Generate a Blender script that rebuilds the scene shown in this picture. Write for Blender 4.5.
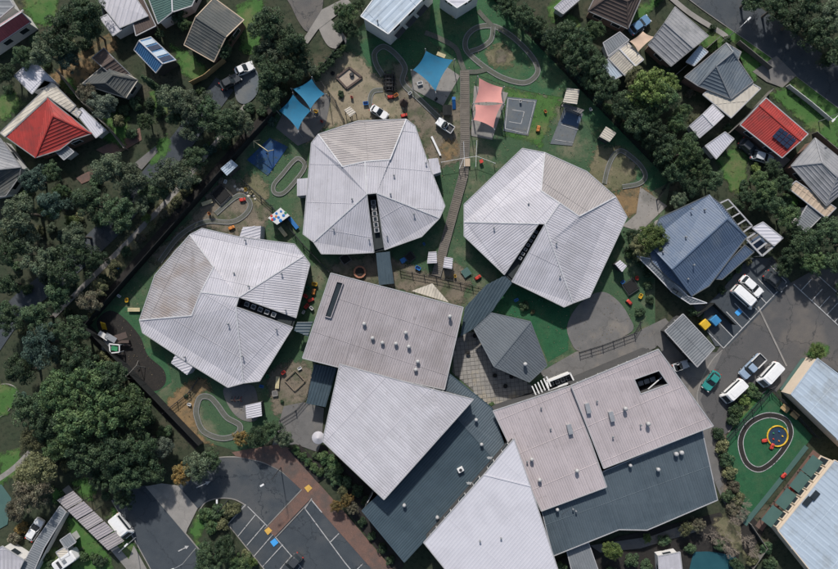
import bpy, bmesh, math, random
import numpy as np
from mathutils import Vector, Matrix
from mathutils.geometry import tessellate_polygon
for o in list(bpy.data.objects): bpy.data.objects.remove(o)
scn = bpy.context.scene
C = scn.collection
R = math.radians
# ---------------------------------------------------------------- camera, sky, sun
S, H, CX, CY = 5.5, 113.0, 419.0, 284.5          # photo pixels per metre at ground, flying height
cam = bpy.data.cameras.new('camera'); camo = bpy.data.objects.new('camera', cam); C.objects.link(camo)
camo.location = (0, 0, H); cam.sensor_width = 36; cam.lens = 36*H*S/838.0; cam.clip_end = 3000; cam.clip_start = 1
scn.camera = camo
SUN_EL = R(36); SX, SY = -0.15, 1.0
az = math.atan2(SX, SY)
w = bpy.data.worlds.new('World'); scn.world = w; w.use_nodes = True
nt = w.node_tree; bg = nt.nodes['Background']; sk = nt.nodes.new('ShaderNodeTexSky')
sk.sky_type = 'NISHITA'; sk.sun_disc = False; sk.sun_elevation = SUN_EL; sk.sun_rotation = az
sk.dust_density = 2.0; sk.air_density = 1.2
nt.links.new(sk.outputs[0], bg.inputs[0]); bg.inputs[1].default_value = 0.076
sl = bpy.data.lights.new('sun', 'SUN'); sl.energy = 3.4; sl.angle = R(2.0); sl.color = (1, .955, .915)
slo = bpy.data.objects.new('sun', sl); C.objects.link(slo)
sd = Vector((math.sin(az)*math.cos(SUN_EL), math.cos(az)*math.cos(SUN_EL), math.sin(SUN_EL)))
slo.location = sd*200; slo.rotation_euler = (-sd).to_track_quat('-Z', 'Y').to_euler()
vs = scn.view_settings; vs.view_transform = 'Standard'; vs.look = 'None'; vs.exposure = 0.62; vs.gamma = 1
# ---------------------------------------------------------------- helpers
random.seed(7); RNG = np.random.default_rng(11)
def W(px, py, z=0.0):
    k = (H-z)/(H*S); return Vector(((px-CX)*k, (CY-py)*k, z))
def V(pts, z=None): return [W(p[0], p[1], p[2] if z is None else z) for p in pts]
ORG = {}
def setp(o, label=None, cat=None, group=None, kind=None):
    if label: o['label'] = label
    if cat: o['category'] = cat
    if group: o['group'] = group
    if kind: o['kind'] = kind
    return o
def thing(name, label, cat, loc=(0, 0, 0), group=None):
    o = bpy.data.objects.new(name, None); C.objects.link(o); o.location = loc; o.empty_display_size = .3
    ORG[o.name] = Vector(loc); return setp(o, label, cat, group)
class MB:
    def __init__(s): s.v = []; s.f = []
    def add(s, vs_, fs):
        n = len(s.v); s.v += [tuple(v) for v in vs_]; s.f += [tuple(i+n for i in f) for f in fs]; return s
    def prism(s, poly, z0, z1):
        n = len(poly); a = [(p[0], p[1], z0 if z0 is not None else p[2]) for p in poly]; b = [(p[0], p[1], z1) for p in poly]
        return s.add(a+b, [tuple(range(n))[::-1], tuple(range(n, 2*n))]+[(i, (i+1) % n, n+(i+1) % n, n+i) for i in range(n)])
    def box(s, c, d, rz=0.0, rx=0.0):
        m = Matrix.Rotation(rz, 3, 'Z') @ Matrix.Rotation(rx, 3, 'X'); c = Vector(c); h = [x/2 for x in d]
        vs_ = [c+m @ Vector((x*h[0], y*h[1], z*h[2])) for z in (-1, 1) for x, y in ((-1, -1), (1, -1), (1, 1), (-1, 1))]
        return s.add(vs_, [(3, 2, 1, 0), (4, 5, 6, 7), (0, 1, 5, 4), (1, 2, 6, 5), (2, 3, 7, 6), (3, 0, 4, 7)])
    def bar(s, a, b, w_, h_):                     # box from a to b
        a = Vector(a); b = Vector(b); d = b-a
        if d.length < 1e-4: return s
        u = d.normalized(); sd_ = u.cross(Vector((0, 0, 1)))
        if sd_.length < 1e-3: sd_ = Vector((1, 0, 0))
        sd_.normalize(); up = sd_.cross(u)
        vs_ = [q+sd_*i*w_/2+up*j*h_/2 for q in (a, b) for i, j in ((-1, -1), (1, -1), (1, 1), (-1, 1))]
        return s.add(vs_, [(0, 1, 2, 3), (7, 6, 5, 4), (0, 4, 5, 1), (1, 5, 6, 2), (2, 6, 7, 3), (3, 7, 4, 0)])
    def tube(s, pts, rad, n=6, cap=True):
        pts = [Vector(p) for p in pts]; k = len(pts)
        rad = rad if isinstance(rad, (list, tuple)) else [rad]*k
        ring = []
        for i, p in enumerate(pts):
            d = (pts[min(i+1, k-1)]-pts[max(i-1, 0)]).normalized()
            a = d.orthogonal().normalized(); b = d.cross(a)
            ring += [p+(a*math.cos(t)+b*math.sin(t))*rad[i] for t in [2*math.pi*j/n for j in range(n)]]
        fs = [(i*n+j, i*n+(j+1) % n, (i+1)*n+(j+1) % n, (i+1)*n+j) for i in range(k-1) for j in range(n)]
        if cap: fs += [tuple(range(n))[::-1], tuple(range((k-1)*n, k*n))]
        return s.add(ring, fs)
    def lathe(s, c, prof, n=12):
        c = Vector(c); k = len(prof)
        vs_ = [c+Vector((r*math.cos(2*math.pi*j/n), r*math.sin(2*math.pi*j/n), z)) for r, z in prof for j in range(n)]
        fs = [(i*n+j, i*n+(j+1) % n, (i+1)*n+(j+1) % n, (i+1)*n+j) for i in range(k-1) for j in range(n)]
        return s.add(vs_, fs+[tuple(range(n))[::-1], tuple(range((k-1)*n, k*n))])
    def mesh(s, name, org=Vector((0, 0, 0))):
        me = bpy.data.meshes.new(name); me.from_pydata([(v[0]-org[0], v[1]-org[1], v[2]-org[2]) for v in s.v], [], s.f); me.update(); return me
    def build(s, name, m, parent=None, label=None, kind=None, smooth=False, cat=None, group=None):
        if parent is not None: org = ORG[parent.name]
        else:
            a = np.array(s.v); org = Vector((float(a[:, 0].mean()), float(a[:, 1].mean()), float(a[:, 2].min())))
        me = s.mesh(name, org); me.materials.append(m)
        if smooth:
            for p in me.polygons: p.use_smooth = True
        o = bpy.data.objects.new(name, me); C.objects.link(o)
        if parent is not None: o.parent = parent
        else: o.location = org
        ORG[o.name] = org
        return setp(o, label, cat, group, kind)
def copy_tree(o, parent=None):
    c = o.copy(); C.objects.link(c); c.parent = parent
    for ch in list(o.children):
        copy_tree(ch, c)
    return c
# ---------------------------------------------------------------- materials
MATS = {}
def srgb(r, g, b):
    f = lambda x: (x/255/12.92 if x/255 < .04045 else ((x/255+.055)/1.055)**2.4); return (f(r), f(g), f(b))
def M(name, c1, c2=None, scale=1.0, rough=.7, bump=0.0, bscale=None, c3=None, s3=.15, t3=(.5, .65), metal=0.0, fine=0.0, c4=None, s4=1.2, t4=(.6, .68), fade=False):
    if name in MATS: return MATS[name]
    m = bpy.data.materials.new(name); m.use_nodes = True; MATS[name] = m
    n = m.node_tree.nodes; l = m.node_tree.links; b = n['Principled BSDF']
    b.inputs['Roughness'].default_value = rough; b.inputs['Metallic'].default_value = metal
    b.inputs['Specular IOR Level'].default_value = .3
    c2 = c2 or tuple(x*.75 for x in c1)
    g = n.new('ShaderNodeNewGeometry')
    def noise(sc, det=5, ro=.6):
        t = n.new('ShaderNodeTexNoise'); t.inputs['Scale'].default_value = sc; t.inputs['Detail'].default_value = det
        t.inputs['Roughness'].default_value = ro; l.new(g.outputs['Position'], t.inputs['Vector']); return t
    def ramp(src, a, z):
        r = n.new('ShaderNodeMapRange'); r.inputs[1].default_value = a; r.inputs[2].default_value = z; l.new(src, r.inputs[0]); return r.outputs[0]
    def mix(f, a, bb):
        x = n.new('ShaderNodeMix'); x.data_type = 'RGBA'; l.new(f, x.inputs['Factor'])
        for s_, v in ((x.inputs[6], a), (x.inputs[7], bb)):
            if isinstance(v, tuple): s_.default_value = (*v, 1)
            else: l.new(v, s_)
        return x.outputs[2]
    col = mix(ramp(noise(scale).outputs[0], .32, .68), c1, c2)
    if c3: col = mix(ramp(noise(s3, 4, .65).outputs[0], *t3), col, c3)
    if c4: col = mix(ramp(noise(s4, 6, .75).outputs[0], *t4), col, c4)
    if fine:
        hs = n.new('ShaderNodeHueSaturation'); l.new(col, hs.inputs['Color'])
        mr = n.new('ShaderNodeMapRange'); mr.inputs[3].default_value = 1-fine; mr.inputs[4].default_value = 1+fine
        mr.inputs[1].default_value = .25; mr.inputs[2].default_value = .75
        l.new(noise(9.0, 3, .7).outputs[0], mr.inputs[0]); l.new(mr.outputs[0], hs.inputs['Value']); col = hs.outputs[0]
    if name.startswith(('asphalt', 'concrete', 'grey_concrete')):
        vo = n.new('ShaderNodeTexVoronoi'); vo.feature = 'DISTANCE_TO_EDGE'; vo.inputs['Scale'].default_value = .11; va = n.new('ShaderNodeVectorMath'); va.operation = 'ADD'
        nz = noise(.8, 4); sc_ = n.new('ShaderNodeVectorMath'); sc_.operation = 'SCALE'; sc_.inputs['Scale'].default_value = 2.2; l.new(nz.outputs['Color'], sc_.inputs[0])
        l.new(g.outputs['Position'], va.inputs[0]); l.new(sc_.outputs[0], va.inputs[1]); l.new(va.outputs[0], vo.inputs['Vector'])
        col = mix(ramp(vo.outputs['Distance'], .002, .012), tuple(x*.72 for x in c1), col)
    if name.startswith(('roof_', 'tile_', 'deck_', 'pale_paver')) and name != 'roof_white':
        h3 = n.new('ShaderNodeHueSaturation'); l.new(col, h3.inputs['Color']); mi = n.new('ShaderNodeMapRange'); mi.inputs[3].default_value = .89; mi.inputs[4].default_value = 1.09
        l.new(g.outputs['Random Per Island'], mi.inputs[0]); l.new(mi.outputs[0], h3.inputs['Value']); col = h3.outputs[0]
    l.new(col, b.inputs['Base Color'])
    if fade:
        at_ = n.new('ShaderNodeAttribute'); at_.attribute_name = 'fade'; ad = n.new('ShaderNodeMath'); ad.operation = 'ADD'
        nn = ramp(noise(.9, 6, .7).outputs[0], .3, .7); mu_ = n.new('ShaderNodeMath'); mu_.operation = 'MULTIPLY_ADD'; l.new(nn, mu_.inputs[0]); mu_.inputs[1].default_value = 1.1; mu_.inputs[2].default_value = -.75
        l.new(at_.outputs['Fac'], ad.inputs[0]); l.new(mu_.outputs[0], ad.inputs[1]); sm = ramp(ad.outputs[0], .05, .6)
        tp = n.new('ShaderNodeBsdfTransparent'); ms = n.new('ShaderNodeMixShader'); l.new(sm, ms.inputs[0]); l.new(tp.outputs[0], ms.inputs[1]); l.new(b.outputs[0], ms.inputs[2]); l.new(ms.outputs[0], n['Material Output'].inputs[0])
    if bump:
        bp = n.new('ShaderNodeBump'); bp.inputs['Strength'].default_value = bump; bp.inputs['Distance'].default_value = .05
        l.new(noise(bscale or scale*6, 6).outputs[0], bp.inputs['Height']); l.new(bp.outputs[0], b.inputs['Normal'])
    return m
def leafmat(name, c1, c2, trans=.18):
    if name in MATS: return MATS[name]
    m = bpy.data.materials.new(name); m.use_nodes = True; MATS[name] = m
    n = m.node_tree.nodes; l = m.node_tree.links; b = n['Principled BSDF']; out = n['Material Output']
    oi = n.new('ShaderNodeObjectInfo'); g = n.new('ShaderNodeNewGeometry'); t = n.new('ShaderNodeTexNoise')
    t.inputs['Scale'].default_value = .8; t.inputs['Detail'].default_value = 4; l.new(g.outputs['Position'], t.inputs['Vector'])
    x = n.new('ShaderNodeMix'); x.data_type = 'RGBA'; x.inputs[6].default_value = (*c1, 1); x.inputs[7].default_value = (*c2, 1)
    r = n.new('ShaderNodeMapRange'); r.inputs[1].default_value = .35; r.inputs[2].default_value = .65; l.new(t.outputs[0], r.inputs[0]); l.new(r.outputs[0], x.inputs['Factor'])
    hs = n.new('ShaderNodeHueSaturation'); mr = n.new('ShaderNodeMapRange'); mr.inputs[3].default_value = .7; mr.inputs[4].default_value = 1.4
    l.new(oi.outputs['Random'], mr.inputs[0]); l.new(mr.outputs[0], hs.inputs['Value']); l.new(x.outputs[2], hs.inputs['Color'])
    ri = n.new('ShaderNodeMapRange'); ri.inputs[3].default_value = .4; ri.inputs[4].default_value = 1.75
    l.new(g.outputs['Random Per Island'], ri.inputs[0]); h2 = n.new('ShaderNodeHueSaturation'); l.new(hs.outputs[0], h2.inputs['Color']); l.new(ri.outputs[0], h2.inputs['Value'])
    l.new(h2.outputs[0], b.inputs['Base Color']); b.inputs['Roughness'].default_value = .6; b.inputs['Specular IOR Level'].default_value = .25
    tr = n.new('ShaderNodeBsdfTranslucent'); l.new(h2.outputs[0], tr.inputs['Color'])
    ms = n.new('ShaderNodeMixShader'); ms.inputs[0].default_value = trans
    l.new(b.outputs[0], ms.inputs[1]); l.new(tr.outputs[0], ms.inputs[2]); l.new(ms.outputs[0], out.inputs[0]); return m
# ground
m_base = M('rough_ground', (.028, .042, .022), (.044, .046, .028), .25, .95, .5, 3, (.09, .078, .054), .09, (.55, .72), fine=.35, c4=(.016, .024, .013), s4=1.3, t4=(.5, .62))
m_lawn = M('school_lawn', (.036, .074, .038), (.050, .092, .044), .35, .95, .5, 8, (.135, .130, .085), .13, (.5, .68), fine=.35, c4=(.026, .052, .028), s4=1.1, t4=(.54, .68))
m_lush = M('lush_turf', (.026, .080, .036), (.038, .100, .044), .5, .95, .4, 8, (.085, .11, .052), .12, (.5, .7), fine=.38, c4=(.018, .05, .024), s4=.9, t4=(.54, .7))
m_turf = M('kindergarten_turf', (.015, .074, .032), (.022, .088, .038), .5, .95, .4, 8, (.034, .08, .038), .25, (.5, .7), fine=.35, c4=(.012, .05, .023), s4=.7, t4=(.55, .7))
m_garden = M('garden_lawn', (.040, .105, .024), (.06, .125, .032), .4, .95, .5, 8, (.12, .125, .055), .2, (.5, .7), fine=.35, c4=(.03, .06, .02), s4=1.2, t4=(.56, .7), fade=True)
m_dry = M('dry_grass', (.14, .125, .075), (.10, .105, .055), .4, .95, .5, 6, (.19, .16, .105), .3, (.5, .7), fine=.3, c4=(.05, .06, .03), s4=1.0, t4=(.55, .7), fade=True)
m_sand = M('worn_sandy_soil', (.25, .21, .145), (.19, .16, .11), .45, .95, .4, 6, (.11, .115, .065), .16, (.5, .68), fine=.2, c4=(.13, .115, .08), s4=.7, t4=(.56, .7), fade=True)
m_soil = M('bare_soil', (.17, .14, .105), (.12, .105, .078), .5, .95, .5, 6, (.07, .08, .045), .3, (.48, .64), fine=.3, c4=(.08, .072, .055), s4=1.0, t4=(.55, .7), fade=True)
m_ochre = M('ochre_soil', (.21, .14, .068), (.15, .105, .058), .7, .95, .4, 6, (.08, .075, .045), .35, (.5, .65), fine=.25, fade=True)
m_mulch_shade = M('dark_mulch_and_shade', (.018, .017, .016), (.028, .025, .022), 2, .95, .6, 12, fine=.35)  # mulch; also colours the painted tree-shade strip outside the black fence
m_asph = M('asphalt', (.070, .070, .070), (.085, .082, .080), .5, .85, .2, 20, (.125, .112, .098), .06, (.5, .62), fine=.25, c4=(.045, .046, .048), s4=.5, t4=(.6, .68))
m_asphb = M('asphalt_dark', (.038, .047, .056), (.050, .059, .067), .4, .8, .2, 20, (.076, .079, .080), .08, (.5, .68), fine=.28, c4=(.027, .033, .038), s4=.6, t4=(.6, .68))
m_track = M('track_asphalt', (.095, .096, .084), (.075, .084, .062), .6, .9, .2, 15, (.12, .115, .10), .3, (.5, .68), fine=.28, c4=(.06, .075, .046), s4=1.0, t4=(.55, .68))
m_conc = M('concrete', (.25, .235, .215), (.20, .19, .175), .5, .9, .2, 10, (.15, .145, .13), .2, (.5, .7), fine=.12)
m_concd = M('grey_concrete', (.14, .135, .13), (.11, .108, .104), .5, .9, .2, 10, (.19, .17, .145), .15, (.52, .7), fine=.15)
m_brick = M('brick_paving', (.15, .088, .068), (.115, .075, .062), .8, .9, .3, 12, (.085, .07, .062), .2, (.5, .7), fine=.3)
m_pav = M('pale_paver', (.27, .255, .23), (.21, .20, .185), .6, .85, .1, 10, (.36, .30, .20), .12, (.56, .7), fine=.12)
m_joint = M('paver_joint', (.13, .13, .12), None, 1, .95)
m_court = M('court_surface', (.085, .10, .115), (.10, .115, .125), .5, .85, .1, 12, (.13, .135, .13), .2, (.5, .7), fine=.15)
m_courtb = M('court_surface_blue', (.05, .085, .14), (.06, .095, .15), .5, .85, fine=.15)
m_rubber = M('blue_rubber', (.012, .045, .125), (.018, .058, .15), .6, .85, .1, 10, (.025, .055, .065), .3, (.5, .68), fine=.2)
m_tedge = M('track_edge', (.22, .22, .21), (.17, .17, .165), 2, .85)
m_line = M('white_line_paint', (.42, .42, .41), (.28, .28, .275), 2.5, .8, c3=(.10, .10, .10), s3=1.8, t3=(.56, .66))
m_liney = M('yellow_tactile', (.55, .33, .07), (.45, .28, .07), 1.5, .8)
m_blue = M('blue_bay_paint', (.04, .26, .60), (.06, .30, .62), 1.5, .8)
# roofs
RS = dict(bump=.05)
m_rl = M('roof_light', (.435, .424, .450), (.385, .375, .40), .5, .5, c3=(.33, .32, .335), s3=.12, t3=(.48, .72), fine=.07, c4=(.305, .292, .30), s4=.8, t4=(.6, .74))
m_rw = M('roof_white', (.485, .48, .515), (.45, .445, .48), .4, .55, c3=(.40, .395, .425), s3=.1, t3=(.5, .75), fine=.05, c4=(.38, .375, .40), s4=.9, t4=(.63, .75))
m_rp = M('roof_pink', (.395, .350, .354), (.355, .316, .32), .4, .5, c3=(.305, .27, .27), s3=.12, t3=(.5, .72), fine=.07, c4=(.265, .235, .235), s4=.8, t4=(.6, .74))
m_rm = M('roof_mauve', (.292, .268, .276), (.258, .237, .244), .4, .5, c3=(.215, .194, .194), s3=.1, t3=(.48, .68), fine=.07, c4=(.185, .166, .166), s4=.7, t4=(.58, .74))
m_rb = M('roof_fawn', (.315, .29, .28), (.28, .258, .25), .5, .6, c3=(.235, .215, .208), s3=.16, t3=(.48, .7), fine=.07, c4=(.21, .19, .18), s4=.7, t4=(.6, .74))
m_rbs = M('roof_fawn_stained', (.29, .278, .285), (.235, .225, .232), .3, .6, c3=(.21, .175, .155), s3=.13, t3=(.47, .66), fine=.10, c4=(.18, .17, .172), s4=.6, t4=(.58, .74))
m_rt = M('roof_teal', (.041, .062, .077), (.051, .074, .089), .5, .45, c3=(.034, .052, .065), s3=.12, t3=(.5, .7), fine=.07)
m_rs = M('roof_slate', (.070, .092, .108), (.082, .105, .121), .5, .5, c3=(.058, .077, .091), s3=.15, t3=(.5, .7), fine=.08)
m_rg = M('roof_greygreen', (.096, .110, .122), (.110, .124, .136), .5, .5, fine=.06)
m_rn = M('roof_navy', (.070, .102, .16), (.083, .118, .175), .3, .5, c3=(.125, .152, .19), s3=.14, t3=(.5, .68), fine=.10)
m_rg2 = M('roof_grey', (.16, .175, .185), (.18, .19, .20), .5, .6, c3=(.13, .14, .15), s3=.2, t3=(.5, .7), fine=.07)
m_tileg = M('tile_grey', (.25, .25, .255), (.20, .203, .212), .5, .8, .3, 8, (.15, .155, .16), .3, (.5, .7), fine=.18)
m_tiles = M('tile_slate_blue', (.105, .128, .150), (.085, .106, .126), .5, .8, .3, 8, (.14, .155, .165), .3, (.5, .7), fine=.18)
m_tiled = M('tile_dark', (.075, .08, .078), (.06, .066, .064), .5, .85, .3, 8, (.11, .105, .09), .3, (.5, .7), fine=.15)
m_tileb = M('tile_brown', (.085, .062, .052), (.068, .052, .046), .5, .85, .3, 8, fine=.15)
m_red = M('roof_red', (.33, .035, .028), (.26, .030, .025), .5, .6, c3=(.20, .032, .028), s3=.25, t3=(.48, .7), fine=.12, c4=(.15, .035, .03), s4=1.0, t4=(.56, .72))
m_maroon = M('roof_maroon', (.33, .075, .08), (.26, .06, .065), .5, .6, fine=.1, c4=(.2, .06, .06), s4=.8, t4=(.56, .7))
m_cream = M('roof_cream', (.46, .42, .35), (.40, .365, .31), .6, .7, c3=(.30, .27, .22), s3=.3, t3=(.5, .7), fine=.08)
m_tan = M('roof_tan', (.42, .33, .24), (.36, .285, .21), .6, .7, fine=.08)
m_white = M('white_metal', (.62, .62, .61), (.55, .55, .54), .6, .5)
m_blue_r = M('roof_blue', (.045, .13, .26), (.05, .14, .27), .5, .45, fine=.05)
m_green_r = M('roof_green', (.05, .10, .09), (.06, .115, .10), .5, .6, fine=.10)
m_ice = M('roof_ice', (.34, .40, .46), (.31, .37, .43), .4, .6, c3=(.26, .29, .31), s3=.2, t3=(.5, .68), fine=.06)
m_cap = M('ridge_cap', (.50, .50, .51), None, 1, .5)
m_gut = M('gutter', (.34, .34, .345), (.28, .28, .285), 1, .5)
m_gutm = M('gutter_grey', (.20, .20, .20), None, 1, .5)
m_gutd = M('gutter_dark', (.10, .11, .115), None, 1, .5)
m_wall = M('wall_render', (.30, .285, .26), (.25, .24, .22), .5, .9, .1, 8, fine=.08)
m_walld = M('wall_dark', (.055, .055, .055), (.045, .045, .046), .5, .85)
m_wallb = M('wall_brick', (.17, .105, .08), (.13, .085, .068), 1.2, .9, .2, 10, fine=.2)
m_wallc = M('wall_cream', (.56, .47, .37), (.50, .42, .33), .6, .85, fine=.06)
m_wallw = M('wall_white', (.55, .54, .52), (.48, .475, .46), .5, .85, fine=.06)
m_slot = M('slot_floor', (.028, .035, .036), None, 1, .8)
m_glass = M('glass_dark', (.02, .027, .032), (.028, .035, .04), 1, .12)
m_solar = M('solar_cell', (.018, .028, .055), (.024, .035, .065), 2, .2)
m_black = M('black_rubber', (.012, .012, .012), None, 2, .8)
m_dark = M('dark_metal', (.035, .037, .04), None, 1, .6)
m_steel = M('galvanised_steel', (.36, .37, .38), (.30, .31, .32), 2, .4, metal=.4)
m_steel2 = M('vent_metal', (.34, .34, .34), (.28, .28, .28), 2, .45)
m_wood = M('timber', (.21, .165, .12), (.17, .135, .10), 1.2, .85, fine=.2)
m_deck = M('deck_timber', (.165, .145, .12), (.13, .115, .098), .8, .9, c3=(.10, .092, .08), s3=.3, t3=(.5, .7), fine=.25)
m_fence = M('fence_dark', (.014, .016, .016), None, 1, .85)
m_fencew = M('fence_weathered', (.16, .15, .135), (.12, .115, .105), .8, .9, fine=.2)
m_pine = M('fence_pine', (.36, .25, .12), (.30, .21, .105), .8, .85, fine=.15)
m_sailb = M('sail_blue', (.010, .115, .205), (.012, .128, .225), .6, .75, c3=(.018, .098, .165), s3=.5, t3=(.5, .75))
m_sailp = M('sail_pink', (.52, .235, .205), (.47, .21, .185), .6, .75, c3=(.42, .20, .18), s3=.5, t3=(.5, .75))
m_saile = M('sail_peach', (.55, .40, .29), None, .6, .75)
m_yel = M('yellow_plastic', (.60, .38, .03), None, 1, .5)
m_rd = M('red_plastic', (.48, .05, .035), None, 1, .5)
m_bl = M('blue_plastic', (.03, .16, .42), None, 1, .5)
m_gr = M('green_plastic', (.04, .22, .10), None, 1, .5)
m_or = M('orange_plastic', (.52, .20, .05), None, 1, .5)
m_crm = M('cream_timber', (.52, .45, .27), None, 1, .7)
m_bark = M('bark', (.11, .095, .08), (.07, .06, .05), 1.5, .95, .5, 8)
m_pool = M('pool_water', (.018, .065, .08), (.022, .075, .09), .5, .15)
FADERS = {m_garden, m_dry, m_sand, m_soil, m_ochre}
LEAF = dict(dark=leafmat('leaf_dark', (.024, .050, .026), (.060, .092, .044)),
            gum=leafmat('leaf_gum', (.046, .072, .044), (.112, .138, .084)),
            green=leafmat('leaf_green', (.030, .064, .028), (.078, .116, .046)),
            lime=leafmat('leaf_lime', (.066, .108, .030), (.12, .16, .048)),
            olive=leafmat('leaf_olive', (.078, .088, .044), (.135, .138, .068)),
            sage=leafmat('leaf_sage', (.074, .10, .074), (.14, .17, .125)),
            autumn=leafmat('leaf_autumn', (.17, .105, .032), (.12, .10, .04)),
            teal=leafmat('leaf_teal', (.028, .058, .046), (.060, .098, .076)),
            brown=leafmat('leaf_brown', (.105, .090, .062), (.09, .092, .060)))
# ---------------------------------------------------------------- ground sheets
def smooth_line(pts, closed=False, k=6):
    P_ = [Vector((p[0], p[1])) for p in pts]; n = len(P_); out = []
    for i in range(n if closed else n-1):
        p0, p1, p2, p3 = (P_[(i-1) % n], P_[i], P_[(i+1) % n], P_[(i+2) % n]) if closed else (P_[max(i-1, 0)], P_[i], P_[i+1], P_[min(i+2, n-1)])
        for j in range(k):
            t = j/k
            out.append(.5*((2*p1)+(-p0+p2)*t+(2*p0-5*p1+4*p2-p3)*t*t+(-p0+3*p1-3*p2+p3)*t**3))
    if not closed: out.append(P_[-1])
    return [(p.x, p.y) for p in out]
def poly_sheet(mb, pts3):
    n = len(pts3); ar = sum(pts3[i][0]*pts3[(i+1) % n][1]-pts3[(i+1) % n][0]*pts3[i][1] for i in range(n))
    return mb.add(pts3, [tuple(range(n)) if ar > 0 else tuple(range(n))[::-1]])
def subdiv(pts, k=4): return [(a[0]+(b[0]-a[0])*i/k, a[1]+(b[1]-a[1])*i/k) for a, b in zip(pts, pts[1:]+pts[:1]) for i in range(k)]
ZN = [0]
def zf(z): ZN[0] += 1; return z*3+ZN[0]*.0004
def sheet(name, pts, z, m, parent=None, smooth=False, kind='structure', label=None):
    if smooth: pts = smooth_line(pts, True)
    z = zf(z)
    if m in FADERS:
        A = np.array([W(p[0], p[1], 0)[:2] for p in pts]); Bq = np.roll(A, -1, 0); st_ = .45
        lo, hi = A.min(0)-1.0, A.max(0)+1.0; nx, ny = (np.ceil((hi-lo)/st_)).astype(int)+1
        gx, gy = np.meshgrid(lo[0]+np.arange(nx)*st_, lo[1]+np.arange(ny)*st_, indexing='ij'); Q = np.stack([gx.ravel(), gy.ravel()], 1)
        d = Bq-A; tt = np.clip(((Q[:, None]-A[None])*d[None]).sum(2)/np.maximum((d*d).sum(1), 1e-9)[None], 0, 1)
        ds = np.linalg.norm(Q[:, None]-(A[None]+tt[..., None]*d[None]), axis=2).min(1)
        yy = Q[:, 1][:, None]; cr = ((A[None, :, 1] > yy) != (Bq[None, :, 1] > yy)) & (Q[:, 0][:, None] < (Bq[:, 0]-A[:, 0])[None]*(yy-A[None, :, 1])/np.where(Bq[:, 1] == A[:, 1], 1e-9, Bq[:, 1]-A[:, 1])[None]+A[None, :, 0])
        sg = np.where(cr.sum(1) % 2 == 1, ds, -ds); ok = sg > -.9; fv = np.clip(sg/1.5+.5, 0, 1); idx = -np.ones(len(Q), int); idx[ok] = np.arange(ok.sum())
        I = idx.reshape(nx, ny); fs = [(int(I[a, b]), int(I[a+1, b]), int(I[a+1, b+1]), int(I[a, b+1])) for a in range(nx-1) for b in range(ny-1) if min(I[a, b], I[a+1, b], I[a+1, b+1], I[a, b+1]) >= 0]
        mb = MB(); mb.add([(float(x), float(y), z) for x, y in Q[ok]], fs); o = mb.build(name, m, parent, kind=None if parent else kind, label=label)
        at_ = o.data.attributes.new('fade', 'FLOAT', 'POINT'); at_.data.foreach_set('value', fv[ok].astype(np.float32)); return o
    mb = poly_sheet(MB(), [W(p[0], p[1], 0)+Vector((0, 0, z)) for p in pts])
    return mb.build(name, m, parent, kind=None if parent else kind, label=label)
def ribbon_pts(pts, wd, closed):
    P_ = [W(p[0], p[1]).to_2d() for p in pts]; n = len(P_); L, Rr = [], []
    for i in range(n):
        a = P_[(i-1) % n] if closed else P_[max(i-1, 0)]; b = P_[(i+1) % n] if closed else P_[min(i+1, n-1)]
        d = (b-a).normalized(); nn = Vector((-d.y, d.x)); L.append(P_[i]+nn*wd/2); Rr.append(P_[i]-nn*wd/2)
    return L, Rr
def ribbon(name, pts, wpx, z, m, closed=False, parent=None, smooth=True, edge=None, kind='structure', label=None):
    q = smooth_line(pts, closed) if smooth else pts; z = zf(z)
    L, Rr = ribbon_pts(q, wpx/S, closed); n = len(L); mb = MB()
    mb.add([(p.x, p.y, z) for p in L]+[(p.x, p.y, z) for p in Rr], [(n+i, n+(i+1) % n, (i+1) % n, i) for i in range(n if closed else n-1)])
    o = mb.build(name, m, parent, kind=None if parent else kind, label=label)
    if edge:
        for E in (L, Rr):
            eb = MB(); P_ = [((p.x*S)+CX, CY-p.y*S) for p in E]
            a, b = ribbon_pts(P_, .12, closed)
            eb.add([(p.x, p.y, z+.012) for p in a]+[(p.x, p.y, z+.012) for p in b], [(n+i, n+(i+1) % n, (i+1) % n, i) for i in range(n if closed else n-1)])
            eb.build('edge_line', edge, o)
    return o
def line(parent, a, b, z, wpx=.8, m=None):
    return ribbon('bay_line', [a, b], wpx, z, m or m_line, parent=parent, smooth=False)
def kerb(pts, closed=False, m=None, wpx=1.0, h=.12, smooth=True):
    q = smooth_line(pts, closed) if smooth else pts
    L, Rr = ribbon_pts(q, wpx/S, closed); n = len(L); mb = MB()
    vs_ = [(p.x, p.y, 0) for p in L]+[(p.x, p.y, 0) for p in Rr]+[(p.x, p.y, h) for p in L]+[(p.x, p.y, h) for p in Rr]
    fs = []
    for i in range(n if closed else n-1):
        j = (i+1) % n; fs += [(3*n+i, 3*n+j, 2*n+j, 2*n+i), (i, j, 2*n+j, 2*n+i)[::-1], (n+i, n+j, 3*n+j, 3*n+i)]
    mb.add(vs_, fs); return mb.build('kerb', m or m_conc, kind='structure')
mb = MB(); mb.add([(-900, -900, 0), (900, -900, 0), (900, 900, 0), (-900, 900, 0)], [(0, 1, 2, 3)]); g = mb.build('ground', m_base, kind='structure')
A1, A2, A3, A4, A5 = .012, .024, .036, .048, .062
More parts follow.
